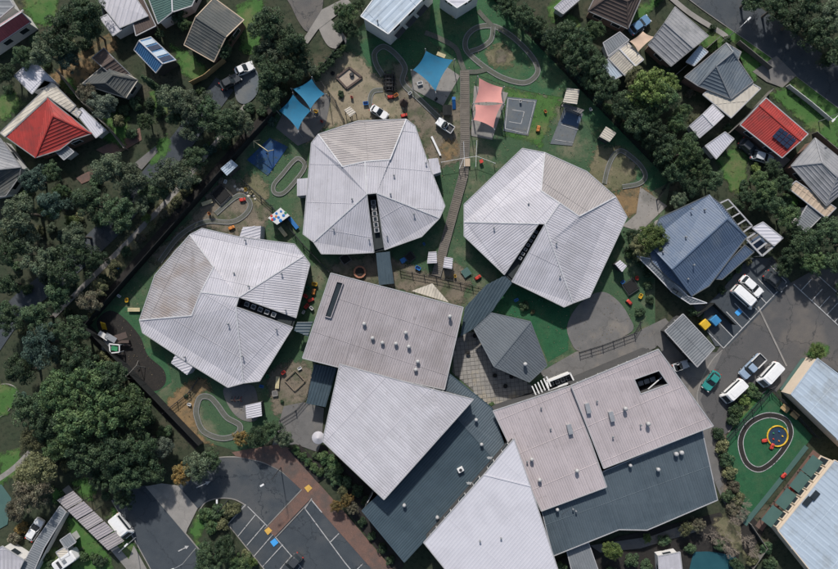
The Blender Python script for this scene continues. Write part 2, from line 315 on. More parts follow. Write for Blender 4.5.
# school yard and its surfaces
sheet('lawn', [(345,40),(325,62),(275,114),(90,326),(203,441),(240,452),(262,446),(322,400),(480,400),(575,380),(655,340),(655,270),(670,182),(486,-8),(400,-8)], A1, m_lawn)
sheet('lawn', [(432,-5),(486,-8),(670,182),(650,192),(605,150),(566,98),(540,94),(505,86),(470,72),(428,40)], A2, m_lush)
sheet('lawn', [(505,88),(545,96),(565,88),(540,150),(528,140),(505,135)], .018, m_garden)
sheet('lawn', [(360,45),(372,38),(420,42),(424,52),(412,66),(390,60),(372,66)], A2, m_lush, smooth=True)
sheet('worn_ground', [(318,74),(345,52),(362,60),(372,72),(392,90),(404,112),(395,119),(358,121),(330,128),(312,118)], A2, m_sand, smooth=True)
sheet('worn_ground', [(392,66),(404,64),(412,88),(440,112),(462,96),(470,110),(468,140),(455,165),(430,160),(416,126),(398,112)], .018, m_soil, smooth=True)
sheet('worn_ground', [(192,218),(222,178),(243,186),(270,206),(262,228),(235,236),(200,228),(160,262),(150,256)], A2, m_soil, smooth=True)
sheet('worn_ground', [(168,400),(196,378),(212,388),(198,400),(196,428),(214,446),(196,438),(170,412)], A2, m_ochre, smooth=True)
sheet('worn_ground', [(600,146),(625,150),(636,170),(626,186),(604,190),(590,170)], A2, m_dry, smooth=True)
sheet('worn_ground', [(612,196),(640,186),(652,196),(640,214),(620,214)], A2, m_ochre, smooth=True)
sheet('worn_ground', [(270,372),(296,362),(312,372),(308,396),(290,412),(276,414),(270,396)], A2, m_soil, smooth=True)
sheet('worn_ground', [(436,262),(456,262),(470,286),(452,292),(434,284)], A2, m_soil, smooth=True)
sheet('worn_ground', [(300,130),(316,120),(322,128),(308,142)], A2, m_sand, smooth=True)
sheet('worn_ground', [(245,176),(262,178),(268,196),(258,206),(248,196)], A2, m_dry, smooth=True)
sheet('worn_ground', [(442,142),(456,142),(456,156),(444,158)], A2, m_ochre, smooth=True)
sheet('worn_ground', [(486,52),(500,44),(514,56),(508,68),(494,66)], .032, m_dry, smooth=True)
sheet('worn_ground', [(495,52),(503,50),(507,56),(503,62),(497,61)], .044, m_soil, smooth=True)
sheet('turf', [(100,318),(112,305),(150,310),(170,372),(172,382),(152,396),(108,350)], .018, m_lush)
sheet('turf', [(494,300),(512,285),(570,308),(568,350),(548,362),(530,320),(492,312)], .018, m_turf)
sheet('mulch_bed', [(97,325),(108,311),(122,316),(140,336),(148,355),(164,370),(165,384),(153,391),(136,381),(116,353)], A2, m_mulch_shade, smooth=True)
# paved slabs
sheet('paving', [(412,71),(412,89),(443,106),(460,76),(442,64)], A3, m_conc)
sheet('paving', [(474,86),(508,93),(492,140),(471,136)], A3, m_conc)
sheet('paving', [(292,94),(322,90),(331,98),(326,124),(312,140),(298,146),(276,128)], A3, m_concd)
sheet('paving', [(640,187),(667,206),(640,232),(622,226),(636,214)], A3, m_conc)
sheet('paving', [(567,326),(575,309),(589,296),(604,292),(618,301),(628,315),(632,331),(602,344),(579,351),(570,340)], A3, m_concd, smooth=True)
sheet('paving', [(224,388),(246,384),(256,390),(258,418),(243,420),(230,408)], A3, m_concd, smooth=True)
sheet('paving', [(284,406),(304,402),(324,408),(322,440),(318,452),(296,444),(272,446)], A3, m_concd)
sheet('paving', [(330,266),(376,252),(436,276),(468,282),(462,306),(410,292),(334,274)], .030, m_soil)
sheet('paving', [(540,372),(575,352),(655,326),(662,338),(655,348),(576,378),(548,384)], A3, m_concd)
sheet('paving', [(640,330),(665,318),(700,356),(722,352),(700,400),(720,445),(735,520),(722,500),(660,348)], .030, m_concd)
sheet('play_court', [(507,97),(537,100),(528,136),(503,131)], A3, m_court)
sheet('play_court', [(565,106),(583,114),(572,146),(550,144)], A3, m_court)
sheet('play_court', [(566,112),(581,117),(577,127),(561,123)], .042, m_courtb)
sheet('rubber_mat', [(270,138),(288,147),(268,176),(247,160)], A3, m_rubber)
pc = sheet('court_marking', [(510,101),(533,103),(526,131),(506,127)], .042, m_courtb if False else m_court)
for a, b in (((508,99),(535,102)),((535,102),(527,134)),((527,134),(505,129)),((505,129),(508,99)),((512,110),(524,112)),((524,112),(521,124)),((521,124),(509,122))):
    ribbon('court_line', [a, b], .6, .05, m_line, parent=pc, smooth=False)
for a, b in (((566,110),(582,116)),((561,125),(578,130)),((555,140),(573,143))):
    ribbon('court_line', [a, b], .5, .05, m_line, parent=pc, smooth=False)
# scooter tracks and paths
tr = [([(469,54),(487,69),(505,79),(525,83),(537,74),(535,62),(523,47),(508,34),(493,26.5),(478,27.6),(468,35),(465,45)], True, 4.6),
      ([(493,27),(491,40),(481,48),(470,52)], False, 4.2), ([(478,11),(485,19),(492,26)], False, 4.4),
      ([(425,33),(438,38),(455,48),(460,60),(464,71)], False, 5), ([(466,72),(477,72),(489,69)], False, 4.5),
      ([(383,76),(376,64),(375,53),(384,47),(396,55),(405,68),(403,83),(420,100),(443,122),(452,130)], False, 4.6),
      ([(383,90),(373,92),(370,102),(374,112)], False, 4),
      ([(300,159),(305,166),(298,178),(284,193),(275,193),(274,185),(283,174),(294,161)], True, 3.6),
      ([(160,262),(180,236),(205,222),(232,222),(247,213),(250,202),(238,196),(216,214)], False, 4.2),
      ([(170,264),(176,252),(190,240)], False, 3),
      ([(201,397),(197,406),(197,416),(204,431),(222,438),(237,434),(240,425),(227,417),(218,405),(210,397)], True, 5),
      ([(604,184),(607,170),(613,156),(621,151),(632,158),(641,167),(645,177),(638,184),(622,187)], False, 4),]
for i, (p, c, wd) in enumerate(tr):
    ribbon('path', p, wd, A4+.004*(i % 3), m_track, c, edge=m_tedge if i not in (2,3,4) else None)
# boardwalk (deck planks)
def boardwalk(pts, wpx):
    q = pts; sup = ribbon('boardwalk', q, wpx-1, .08, m_dark, smooth=False)
    mb = MB()
    for a, b in zip(q[:-1], q[1:]):
        A, B = W(*a), W(*b); d = (B-A); n = int(d.length/.36); rz = math.atan2(d.y, d.x)
        for i in range(n):
            mb.box(A+d*((i+.5)/n)+Vector((0, 0, .30+random.uniform(-.012, .012))), (.31, wpx/S+random.uniform(-.04, .04), .05), rz)
    mb.build('plank', m_deck, sup, kind='stuff')
    mb = MB()
    for sgn in (-1, 1):
        for a, b in zip(q[:-1], q[1:]):
            A, B = W(*a), W(*b); d = (B-A).normalized(); n_ = Vector((-d.y, d.x, 0))*sgn*(wpx/S/2+.02)
            mb.bar(A+n_+Vector((0, 0, .33)), B+n_+Vector((0, 0, .33)), .09, .1)
    mb.build('edge_board', m_fencew, sup)
boardwalk([(464.5,71),(465,142),(463.5,175),(449,228),(436,276)], 8.5)
# courtyard pavers
poly = [(456,338),(474,331),(494,366),(530,384),(531,392),(494,410),(486,402),(452,372)]
pp = V(poly, 0); base = sheet('courtyard', poly, A2, m_joint)
def inside(x, y, P_):
    c = False; j = len(P_)-1
    for i in range(len(P_)):
        if (P_[i][1] > y) != (P_[j][1] > y) and x < (P_[j][0]-P_[i][0])*(y-P_[i][1])/(P_[j][1]-P_[i][1])+P_[i][0]: c = not c
        j = i
    return c
mb = MB(); th = R(6)
for i in range(-45, 45):
    for j in range(-45, 45):
        u, v = i*.76, j*.76; c0 = W(490, 370); x = c0.x+u*math.cos(th)-v*math.sin(th); y = c0.y+u*math.sin(th)+v*math.cos(th)
        if inside(x, y, pp): mb.box((x, y, .13+random.uniform(-.004, .004)), (.69, .69, .05), th)
mb.build('paver', m_pav, base, kind='stuff')
# roads, car parks
cpk = sheet('car_park', [(700,352),(716,352),(728,334),(760,262),(772,256),(790,283),(838,256),(872,280),(872,360),(838,372),(812,356),(802,362),(776,392),(756,382),(728,432),(716,440),(698,404),(706,372)], A2, m_asph)
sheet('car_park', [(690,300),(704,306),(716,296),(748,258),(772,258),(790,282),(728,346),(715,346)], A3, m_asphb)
for t in (0, .16, .30, .43, .555, .68, .80, .92, 1.0):
    bx, by = 723+(786-723)*t, 348+(282-348)*t
    line(cpk, (bx, by), (bx-16, by-16.5), .05)
line(cpk, (723,348), (786,282), .054, .9, m_liney if False else m_line)
line(cpk, (793,284), (845,332), .05, .9)
for t in (.0, .27, .46, .65, .84, 1): line(cpk, (800+t*40, 291+t*37), (811+t*40, 279+t*37), .05)
line(cpk, (818,276), (858,312), .05)
ribbon('drain', [(757.6,306.5),(786,366)], 1.6, .05, m_conc, smooth=False, parent=cpk)
for c in ((738,312),): sheet('bay_symbol', [(c[0]-4,c[1]+.5),(c[0]+.5,c[1]-4),(c[0]+4,c[1]),(c[0]-.5,c[1]+4)], .056, m_blue, parent=cpk)
kerb([(698,404),(697,394),(702,378),(712,360),(722,350)])
kerb([(728,432),(742,414),(758,396),(776,386)])
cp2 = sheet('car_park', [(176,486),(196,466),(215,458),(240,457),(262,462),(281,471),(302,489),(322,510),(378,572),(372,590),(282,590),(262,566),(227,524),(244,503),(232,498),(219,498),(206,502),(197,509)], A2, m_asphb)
kerb([(196,466),(215,458),(240,457),(262,462),(281,471),(302,489)])
kerb([(199,511),(206,502),(219,498),(234,499),(246,505)])
kerb([(246,505),(228,524),(262,566),(280,588)], smooth=False)
for a, b in (((246,504),(228,524)),((256,514),(238,536)),((265,524),(247,545)),((273,534),(254,556)),((283,544),(263,566)),((292,555),(273,577)),((301,565),(284,588))): line(cp2, a, b, .05, .8)
line(cp2, (248,506), (268,526), .054); line(cp2, (275,536), (306,572), .054)
for a, b in (((305,508),(345,562)),((345,562),(360,580)),((305,508),(312,498)),((312,500),(322,512)),((330,542),(339,533)),((354,572),(363,563))): line(cp2, a, b, .05, .9)
sheet('bay_symbol', [(270.3,541.3),(275,537.5),(278.8,542),(274,546.3)], .056, m_blue, parent=cp2)
def arrow(parent, c, d, z, L=14):
    d = Vector(d).normalized(); n_ = Vector((-d.y, d.x)); c = Vector(c)
    ribbon('road_arrow', [tuple(c-d*L/2), tuple(c+d*L/6)], 1.1, z, m_line, parent=parent, smooth=False)
    sheet('road_arrow', [tuple(c+d*L/6+n_*2), tuple(c+d*L/2), tuple(c+d*L/6-n_*2)], z, m_line, parent=parent)
arrow(cp2, (204,484), (2.2,-1), .05, 16)
bp = sheet('brick_path', [(232,452),(258,447),(280,444),(292,449),(318,482),(345,512),(398,575),(380,578),(322,512),(302,490),(281,470),(262,461),(236,456)], A3, m_brick)
sheet('crossing', [(302,490),(311,498),(275,536),(266,528)], .05, m_brick)
for a, b in (((302,489),(265,528)),((312,499),(276,537))): ribbon('crossing_edge', [a, b], .9, .056, m_conc, parent=bp, smooth=False)
for c in ((308.5,488),(268.5,530.5)): sheet('tactile_strip', [(c[0]-4,c[1]-.8),(c[0]+.4,c[1]-4),(c[0]+4,c[1]-.4),(c[0]-.4,c[1]+4)], .06, m_liney, parent=bp)
kerb([(302,489),(322,510),(378,572),(394,590)], smooth=False)
st = sheet('road', [(112,500),(128,488),(146,485),(200,550),(240,600),(170,600),(134,540)], A2, m_asphb)
sheet('driveway', [(146,486),(162,483),(178,485),(198,508),(188,528),(186,534)], A3, m_conc)
kerb([(146,486),(200,550),(238,598)], smooth=False); kerb([(112,500),(134,538),(168,600)], smooth=False)
arrow(st, (184,548), (2,-1), .05, 12)
sheet('verge', [(190,530),(198,512),(205,524),(198,546)], .018, m_garden); sheet('verge', [(104,536),(116,520),(138,552),(128,562)], .018, m_garden)
sheet('footpath', [(134,545),(160,592),(120,592),(128,562)], A2, m_conc)
ribbon('footpath', [(66,487),(98,528),(130,566),(150,592)], 8, A3, m_conc, smooth=False)
sheet('verge', [(72,482),(86,478),(96,494),(88,500)], .018, m_garden)
# side street running under the trees
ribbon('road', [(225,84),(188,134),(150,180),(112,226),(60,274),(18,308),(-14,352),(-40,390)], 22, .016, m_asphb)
ribbon('footpath', [(246,106),(204,158),(172,196),(132,238),(88,282),(54,316)], 5, A2, m_conc)
sheet('verge', [(150,150),(166,136),(172,148),(150,170)], .02, m_garden); sheet('verge', [(194,158),(208,144),(212,150),(198,166)], .02, m_garden)
sheet('verge', [(205,168),(200,176),(166,216),(130,254),(100,294),(92,284),(120,246),(156,206),(190,168)], .018, m_dry, smooth=True)
sheet('roundabout_garden', [(-10,386),(8,384),(18,392),(8,412),(-8,418)], A3, m_garden, smooth=True)
kerb([(-8,386),(8,384),(17,391),(9,410),(-6,420)])
sheet('verge', [(0,455),(20,448),(22,470),(0,486)], .02, m_garden)
ribbon('footpath', [(-6,482),(14,468),(30,452)], 5, A2, m_conc)
# top-left and top street ends
sheet('road', [(284,-12),(320,-12),(322,12),(316,24),(308,32),(300,24),(292,8)], A2, m_asph, smooth=True)
sheet('footpath', [(322,10),(346,-2),(352,4),(318,30),(308,44),(302,42)], A3, m_conc)
sheet('worn_ground', [(318,24),(328,18),(346,38),(342,48),(328,46)], A2, m_conc, smooth=True)
sheet('driveway', [(236,72),(256,70),(258,92),(246,104),(236,98)], A3, m_court, smooth=True)
sheet('garden', [(26,0),(54,-8),(56,20),(42,26),(30,18)], A2, m_garden, smooth=True)
sheet('garden', [(-4,98),(14,92),(24,104),(0,124)], A2, m_garden)
sheet('garden', [(52,80),(64,66),(108,36),(116,46),(104,58),(80,92),(66,92)], A1, m_ochre, smooth=True)
sheet('garden', [(172,46),(190,52),(210,74),(196,82),(184,74)], A2, m_garden); sheet('garden', [(238,8),(262,0),(262,30),(242,34)], A2, m_garden, smooth=True)
sheet('driveway', [(134,164),(156,146),(158,152),(142,170)], .028, m_concd); sheet('garden', [(76,178),(96,168),(96,178),(82,184)], A2, m_brick)
sheet('garden', [(96,150),(140,128),(142,140),(112,158)], A1, m_brick)
# top-right street, verges and gardens
rd = sheet('road', [(668,-18),(716,-22),(780,22),(845,72),(900,116),(900,150),(838,108),(774,60),(700,8)], A2, m_asphb)
kerb([(716,-22),(780,24),(845,74),(890,110)]); kerb([(668,-18),(700,8),(774,60),(838,108),(890,146)])
ribbon('footpath', [(666,-6),(690,14),(722,34),(726,38)], 5, A3, m_conc)
sheet('verge', [(722,30),(732,28),(774,58),(768,66),(745,56)], A1, m_garden); sheet('verge', [(788,78),(800,74),(850,112),(850,146),(800,110)], A1, m_garden)
sheet('driveway', [(752,72),(776,56),(796,76),(782,88),(766,82)], A3, m_concd)
sheet('garden', [(700,40),(712,30),(724,42),(712,54)], A2, m_garden); sheet('garden', [(738,52),(748,52),(766,66),(754,80),(742,66)], A2, m_garden)
sheet('garden', [(770,94),(784,88),(838,130),(838,150),(812,132)], A2, m_garden)
sheet('garden', [(716,160),(734,148),(748,160),(744,186),(736,194),(728,186)], A2, m_garden); sheet('garden', [(548,6),(566,-4),(578,0),(550,24)], A2, m_garden)
sheet('garden', [(628,22),(640,6),(652,2),(662,0),(640,22)], A2, m_garden); sheet('driveway', [(736,146),(760,140),(790,160),(778,172),(756,160)], A2, m_concd)
for q in ([(66,520),(76,514),(110,556),(112,575),(74,575)], [(36,560),(58,545),(60,575),(40,578)], [(50,486),(64,490),(56,502)], [(108,516),(116,506),(128,522),(118,528)]): sheet('garden', q, A1, m_garden)
for q in ([(104,112),(130,118),(124,150),(102,138)], [(150,92),(168,88),(172,110),(156,116)], [(240,36),(262,34),(258,54),(242,52)], [(60,84),(70,78),(92,100),(84,104)], [(722,60),(738,54),(744,66)], [(790,190),(800,200),(792,212),(780,202)], [(40,200),(60,198),(58,216),(40,216)], [(560,20),(574,14),(580,26),(566,30)]): sheet('garden', q, A1, m_garden)
# kindergarten turf bottom right
sheet('turf', [(779,389),(801,358),(808,358),(786,393)], A3, m_green_r)
kt = sheet('turf', [(768,388),(812,436),(748,522),(728,480),(726,436)], A3, m_turf)
ribbon('path', [(740,441),(748,424),(766,415),(784,419),(790,432),(784,447),(770,463),(757,469),(745,461)], 5.2, .05, m_mulch_shade, True, edge=m_line)
ribbon('path', [(806,446),(778,482),(744,524)], 5, A4, m_green_r, smooth=False)
ribbon('path', [(816,452),(790,486),(758,528)], 9, A4, m_brick, smooth=False)
sheet('paving', [(740,524),(752,516),(764,530),(748,556),(742,548)], .045, m_mulch_shade)
sheet('paving', [(715,520),(735,518),(750,545),(745,556),(722,535)], A2, m_dry, smooth=True)
sheet('planting_bed_or_shade', [(720,432),(732,440),(735,478),(746,520),(735,528),(724,500)], A1, m_soil)
sheet('planting_bed_or_shade', [(728,418),(752,394),(760,400),(736,430)], .03, m_garden); sheet('planting_bed_or_shade', [(804,356),(812,344),(830,346),(826,356)], .03, m_garden)
sheet('planting_bed_or_shade', [(576,380),(648,348),(652,356),(580,388)], .045, m_mulch_shade)
sheet('planting_bed_or_shade', [(556,560),(620,536),(720,512),(740,540),(736,590),(560,590)], A1, m_mulch_shade)
sheet('footpath', [(590,545),(650,536),(690,522),(700,530),(640,548),(600,552)], A2, m_concd)
sheet('pool', [(692,556),(702,551),(722,553),(738,560),(742,590),(692,590)], A3, m_pool, smooth=True)
sheet('planting_bed_or_shade', [(318,452),(322,444),(384,502),(404,566),(396,572),(350,514)], A2, m_mulch_shade); sheet('planting_bed_or_shade', [(288,449),(300,444),(330,474),(318,482)], .045, m_mulch_shade)
# ---------------------------------------------------------------- building helpers
def rib_mesh(mb, pts, pitch, rd_, h=.05, wd=None):
    nrm = Vector((0, 0, 0)); n = len(pts)
    for i in range(n): nrm += pts[i].cross(pts[(i+1) % n])
    nrm.normalize()
    if nrm.z < 0: nrm = -nrm
    g = Vector((nrm.x, nrm.y))
    if rd_ == 'across': d = Vector((-g.y, g.x)) if g.length > .01 else Vector((1, 0))
    elif rd_ is None: d = g if g.length > .01 else Vector((1, 0))
    else: d = rd_
    d = d.normalized(); e = Vector((-d.y, d.x)); wd = wd or pitch*.46
    for tri in tessellate_polygon([pts]):
        P_ = [pts[i] for i in tri]; u = [p.to_2d().dot(e) for p in P_]
        k = math.ceil(min(u)/pitch)
        while k*pitch < max(u):
            o = k*pitch; hit = []
            for i in range(3):
                a, b, ua, ub = P_[i], P_[(i+1) % 3], u[i], u[(i+1) % 3]
                if (ua-o)*(ub-o) < 0: hit.append(a+(b-a)*((o-ua)/(ub-ua)))
            if len(hit) == 2 and (hit[0]-hit[1]).length > .05:
                e3 = Vector((e.x, e.y, 0))*wd/2; up = Vector((0, 0, h)); vs_ = []
                for p in hit: vs_ += [p-e3, p-e3*.35+up, p+e3*.35+up, p+e3]
                mb.add(vs_, [(0, 1, 5, 4), (1, 2, 6, 5), (2, 3, 7, 6)])
            k += 1
def slab(mb, pts, t=.12):
    n = len(pts); lo = [p-Vector((0, 0, t)) for p in pts]
    area = sum(pts[i].x*pts[(i+1) % n].y-pts[(i+1) % n].x*pts[i].y for i in range(n))
    tri = tessellate_polygon([pts]); fs = []
    for a in tri:
        p, q, r = (pts[i] for i in a); up = (q-p).cross(r-p).z > 0
        a = tuple(a) if up else tuple(a)[::-1]; fs += [a, tuple(i+n for i in a[::-1])]
    for i in range(n):
        j = (i+1) % n; fs.append((i, n+i, n+j, j) if area > 0 else (j, n+j, n+i, i))
    mb.add(list(pts)+lo, fs)
def hull(ps):
    P_ = sorted(ps, key=lambda p: (round(p.x, 4), round(p.y, 4)))
    def half(seq):
        o = []
        for p in seq:
            while len(o) > 1 and (o[-1].x-o[-2].x)*(p.y-o[-2].y)-(o[-1].y-o[-2].y)*(p.x-o[-2].x) <= 1e-9: o.pop()
            o.append(p)
        return o[:-1]
    return half(P_)+half(P_[::-1])
def rect_gable(c4, ez, rz, hip=0.0):
    c = V(c4, ez); a = (c[0]+c[3])/2; b = (c[1]+c[2])/2; d = b-a; r0 = a+d*hip; r1 = b-d*hip
    r0.z = r1.z = rz; f = [[c[0], c[1], r1, r0], [c[2], c[3], r0, r1]]
    if hip > 0: f += [[c[1], c[2], r1], [c[3], c[0], r0]]
    return f
WIN = None
def building(name, label, cat, facets, roof, wallm=None, outline=None, inset=.45, pitch=.41, rh=.042, ribs=None, gut=None, cap=None, win=True, group=None, base=0.0, vents=(), wallz=None):
    fac = []; rds = []; ribs0 = ribs
    for f in facets:
        m = roof; rdir = ribs
        if isinstance(f, tuple):
            if len(f) > 2: rdir = f[2]
            f, m = f[0], f[1] or roof
        pts = [p if isinstance(p, Vector) else W(*p) for p in f]; fac.append((pts, m)); rds.append(rdir)
    allp = [p for f, _ in fac for p in f]
    hl = hull([p.copy() for p in allp]) if outline is None else [p if isinstance(p, Vector) else W(*p) for p in outline]
    c = sum(hl, Vector((0, 0, 0)))/len(hl); c.z = base
    t = thing(name, label, cat, c, group)
    for (pts, m), ribs in zip(fac, rds):
        mb = MB(); slab(mb, pts); o = mb.build('roof_sheet', m, t)
        if pitch:
            mb = MB(); rib_mesh(mb, pts, pitch, (ribs if ribs != 'across' else 'across'), rh if ribs != 'across' else .035)
            if ribs != 'across':
                nv = Vector((0, 0, 0))
                for i in range(len(pts)): nv += pts[i].cross(pts[(i+1) % len(pts)])
                gd = ribs if ribs is not None else Vector((nv.x, nv.y))
                if gd.length > 1e-4: rib_mesh(mb, pts, 6.7, Vector((-gd.y, gd.x)), rh+.012, .10)
            if mb.v: mb.build('rib', m, o, kind='stuff')
    ribs = ribs0; ed = {}
    for pts, m in fac:
        for i in range(len(pts)):
            a, b = pts[i], pts[(i+1) % len(pts)]
            k = tuple(sorted([(round(a.x, 1), round(a.y, 1)), (round(b.x, 1), round(b.y, 1))])); ed.setdefault(k, []).append((a, b))
    mc = MB(); mg = MB()
    for k, e in ed.items():
        a, b = e[0]
        if len(e) > 1 and cap is False: continue
        if len(e) > 1: mc.bar(a+Vector((0, 0, .05)), b+Vector((0, 0, .05)), .22, .07)
        else: mg.bar(a-Vector((0, 0, .03)), b-Vector((0, 0, .03)), .16, .18)
    if mc.v: mc.build('ridge_cap', cap or (roof if ribs == 'across' else m_cap), t)
    if mg.v: mg.build('gutter', gut or (m_gutm if ribs == 'across' else m_gut), t)
    if wallm:
        cc = Vector((c.x, c.y, 0)); q = []
        for p in hl:
            d = Vector((c.x-p.x, c.y-p.y, 0)); q.append(Vector((p.x, p.y, (wallz or p.z)-.16))+d.normalized()*inset)
        n = len(q); mb = MB(); lo = [Vector((p.x, p.y, base)) for p in q]
        ar = sum(q[i].x*q[(i+1) % n].y-q[(i+1) % n].x*q[i].y for i in range(n))
        mb.add(lo+q, [((i, (i+1) % n, n+(i+1) % n, n+i) if ar > 0 else ((i+1) % n, i, n+i, n+(i+1) % n)) for i in range(n)])
        wo = mb.build('wall', wallm, t)
        if win:
            for i in range(n):
                a, b = q[i], q[(i+1) % n]; d = b-a; d.z = 0
                if d.length < 3: continue
                mid = (a+b)/2; nn = Vector((d.y, -d.x, 0)).normalized()*(1 if ar > 0 else -1)
                if (Vector((0, 0, 0))-Vector((mid.x, mid.y, 0))).dot(nn) < 0: continue      # sides the photo does not show
                k = max(1, int(d.length/3.4)); top = min(a.z, b.z)-.25; rz = math.atan2(d.y, d.x)
                for j in range(k):
                    p = Vector((a.x, a.y, 0))+d*((j+.5)/k); h_ = min(1.3, top-1.0)
                    if h_ < .4: continue
                    p.z = base+top-h_/2-.05
                    wf = MB().box(p+nn*.03, (1.7, .06, h_), rz).build('window', m_white, t)
                    MB().box(p+nn*.05, (1.5, .06, h_-.2), rz).build('pane', m_glass, wf)
    for v in vents: vent(t, *v)
    return t
def vent(t, px, py, z, kind='dome', r=.34):
    p = W(px, py, z+.3); p.z = z-.1; mb = MB()
    if kind == 'dome':
        o = MB().lathe(p, [(r*.7, 0), (r*.7, .55), (r*.5, .6)], 10).build('vent_pipe', m_steel, t)
        mb.lathe(p+Vector((0, 0, .5)), [(r*.6, 0), (r, .12), (r*1.05, .3), (r*.8, .48), (r*.3, .56)], 12); mb.build('vent_dome', m_steel2, o, smooth=True)
    elif kind == 'pipe': mb.lathe(p, [(.09, 0), (.09, .5), (.17, .52), (.17, .62), (.04, .68)], 8).build('vent_pipe', m_rg2, t)
    elif kind == 'box':
        o = mb.box(p+Vector((0, 0, .4)), (1.0, .7, .8), .5).build('roof_unit', m_white, t)
        MB().lathe(p+Vector((0, 0, .8)), [(.28, 0), (.28, .04), (.05, .05)], 10).build('fan_grille', m_dark, o)
    elif kind == 'long': mb.box(p+Vector((0, 0, .35)), (.75, 1.7, .7), .25).build('roof_duct', m_steel, t)
def slot(t, quad, zf, ztops, n=0, name='roof_slot', glass=True):
    lo = [W(x, y, zf) for x, y in quad]; hi = [W(x, y, zz) for (x, y), zz in zip(quad, ztops)]
    lo = [Vector((h.x, h.y, zf)) for h in hi]
    mb = MB(); mb.add(lo, [(0, 1, 2, 3)]); o = mb.build(name, m_slot, t)
    wb = MB(); wb.add(lo+[h-Vector((0, 0, .1)) for h in hi], [(i, (i+1) % 4, 4+(i+1) % 4, 4+i) for i in range(4)]); wb.build('slot_wall', m_walld, o)
    A = (lo[0]+lo[1])/2; B = (lo[2]+lo[3])/2; d = B-A; rz = math.atan2(d.y, d.x); wd = min((lo[0]-lo[1]).length, 2.0)
    for i in range(n):
        p = A+d*(.12+.50*i/max(1, n-1)); s_ = wd*.5
        f = MB().box(p+Vector((0, 0, .35)), (s_*.95, s_, .7), rz).build('skylight', m_gut, t)
        MB().box(p+Vector((0, 0, .68)), (s_*.75, s_*.62, .08), rz).build('pane', m_glass, f)
    return o
E_, Z1 = 3.1, 4.7
# --- three teaching pods
pod1 = building('teaching_pod', 'pale grey faceted school pod with warm fawn top panel, beside the two blue shade sails', 'school building', [
    ([(318.2,134.3,3.3),(358,121,3.2),(406.3,119.2,3.3),(390,159.6,4.5),(365,161.5,4.7),(342.5,166.7,4.5)], m_rb, Vector((1, .1))),
    ([(311.4,143,E_),(318.2,134.3,3.3),(342.5,166.7,4.5),(365,161.5,4.7),(366.8,194,Z1+.3),(313.5,242,E_),(303,234,E_),(308,181,E_)], None, Vector((.06, 1))),
    ([(406.3,119.2,3.3),(415,126,E_),(427,160,E_),(445,206,E_),(439.6,218,E_),(376.8,193,Z1+.3),(366.8,194,Z1+.3),(365,161.5,4.7),(390,159.6,4.5)], None, Vector((.06, 1))),
    [(313.5,242,E_),(366.8,194,Z1+.3),(374,252.5,E_),(345,254,E_),(321.4,253.8,E_)],
    [(376.8,193,Z1+.3),(439.6,218,E_),(421.6,236.6,E_),(384.7,249.8,E_)]], m_rl, m_walld, group='pods',
    vents=[(352,199,4.4,'pipe'),(390.5,194,4.5,'pipe'),(394,175.5,4.2,'pipe'),(333.5,229,3.6,'pipe'),(369,239.5,3.5,'pipe'),(387,236,3.5,'pipe'),(414,214,3.7,'pipe'),(426,163,3.1,'pipe')])
slot(pod1, [(366.8,195),(376.8,194),(384.7,249.8),(374,252.5)], 2.7, [5, 5, E_, E_], 6)
for q in ([(428,159,3),(438,158,3),(441,172,3),(432,175,3)], [(297,179,3),(308,178,3),(308,195,3),(297,196,3)]):
    mb = MB(); P_ = V(q); slab(mb, P_, 2.98); o = mb.build('porch_roof', m_rl, pod1); mb = MB(); rib_mesh(mb, P_, .52, Vector((0, 1))); mb.build('rib', m_rl, o, kind='stuff')
pod2 = building('teaching_pod', 'pale grey faceted school pod with stained brown panel, beside the dark mulch play area', 'school building', [
    ([(139.5,320,E_),(155,275,E_),(190,234.6,3.2),(213.8,267,4.4),(201,292,4.7),(191.6,315.5,4.3)], m_rbs),
    [(190,234.6,3.2),(202,228.3,E_),(237.5,236.5,E_),(294.4,244,E_),(303.9,255.5,E_),(239,297,5),(201,292,4.7),(213.8,267,4.4)],
    [(303.9,255.5,E_),(310,264,E_),(296,317.7,E_),(239,297,5)],
    [(236,307,5),(292.8,327.2,E_),(259.6,381,E_),(243.4,383,E_)],
    [(142.6,332.6,E_),(139.5,320,E_),(191.6,315.5,4.3),(201,292,4.7),(239,297,5),(236,307,5),(243.4,383,E_),(228,387.3,E_),(190,364,E_)]], m_rl, m_walld, group='pods',
    vents=[(245,240,3.2,'pipe'),(234,273,4.1,'pipe'),(248.5,286,4.6,'pipe'),(281.5,273.6,3.8,'pipe'),(285.5,310,3.5,'pipe'),(276,329,3.6,'pipe'),(242,356,4,'pipe'),(228,324,4.6,'pipe'),(184.5,357,3.2,'pipe')])
slot(pod2, [(239,297.5),(236,306.5),(292.8,327.2),(296,317.7)], 2.7, [5, 5, E_, E_], 5)
for q in ([(243,227,3),(261,226,3),(260,241,3),(239,238,3)], [(177,352,3),(196,362,3),(187,375,3),(171,363,3)]):
    mb = MB(); P_ = V(q); slab(mb, P_, 2.98); o = mb.build('porch_roof', m_rl, pod2); mb = MB(); rib_mesh(mb, P_, .52, Vector((1, .3))); mb.build('rib', m_rl, o, kind='stuff')
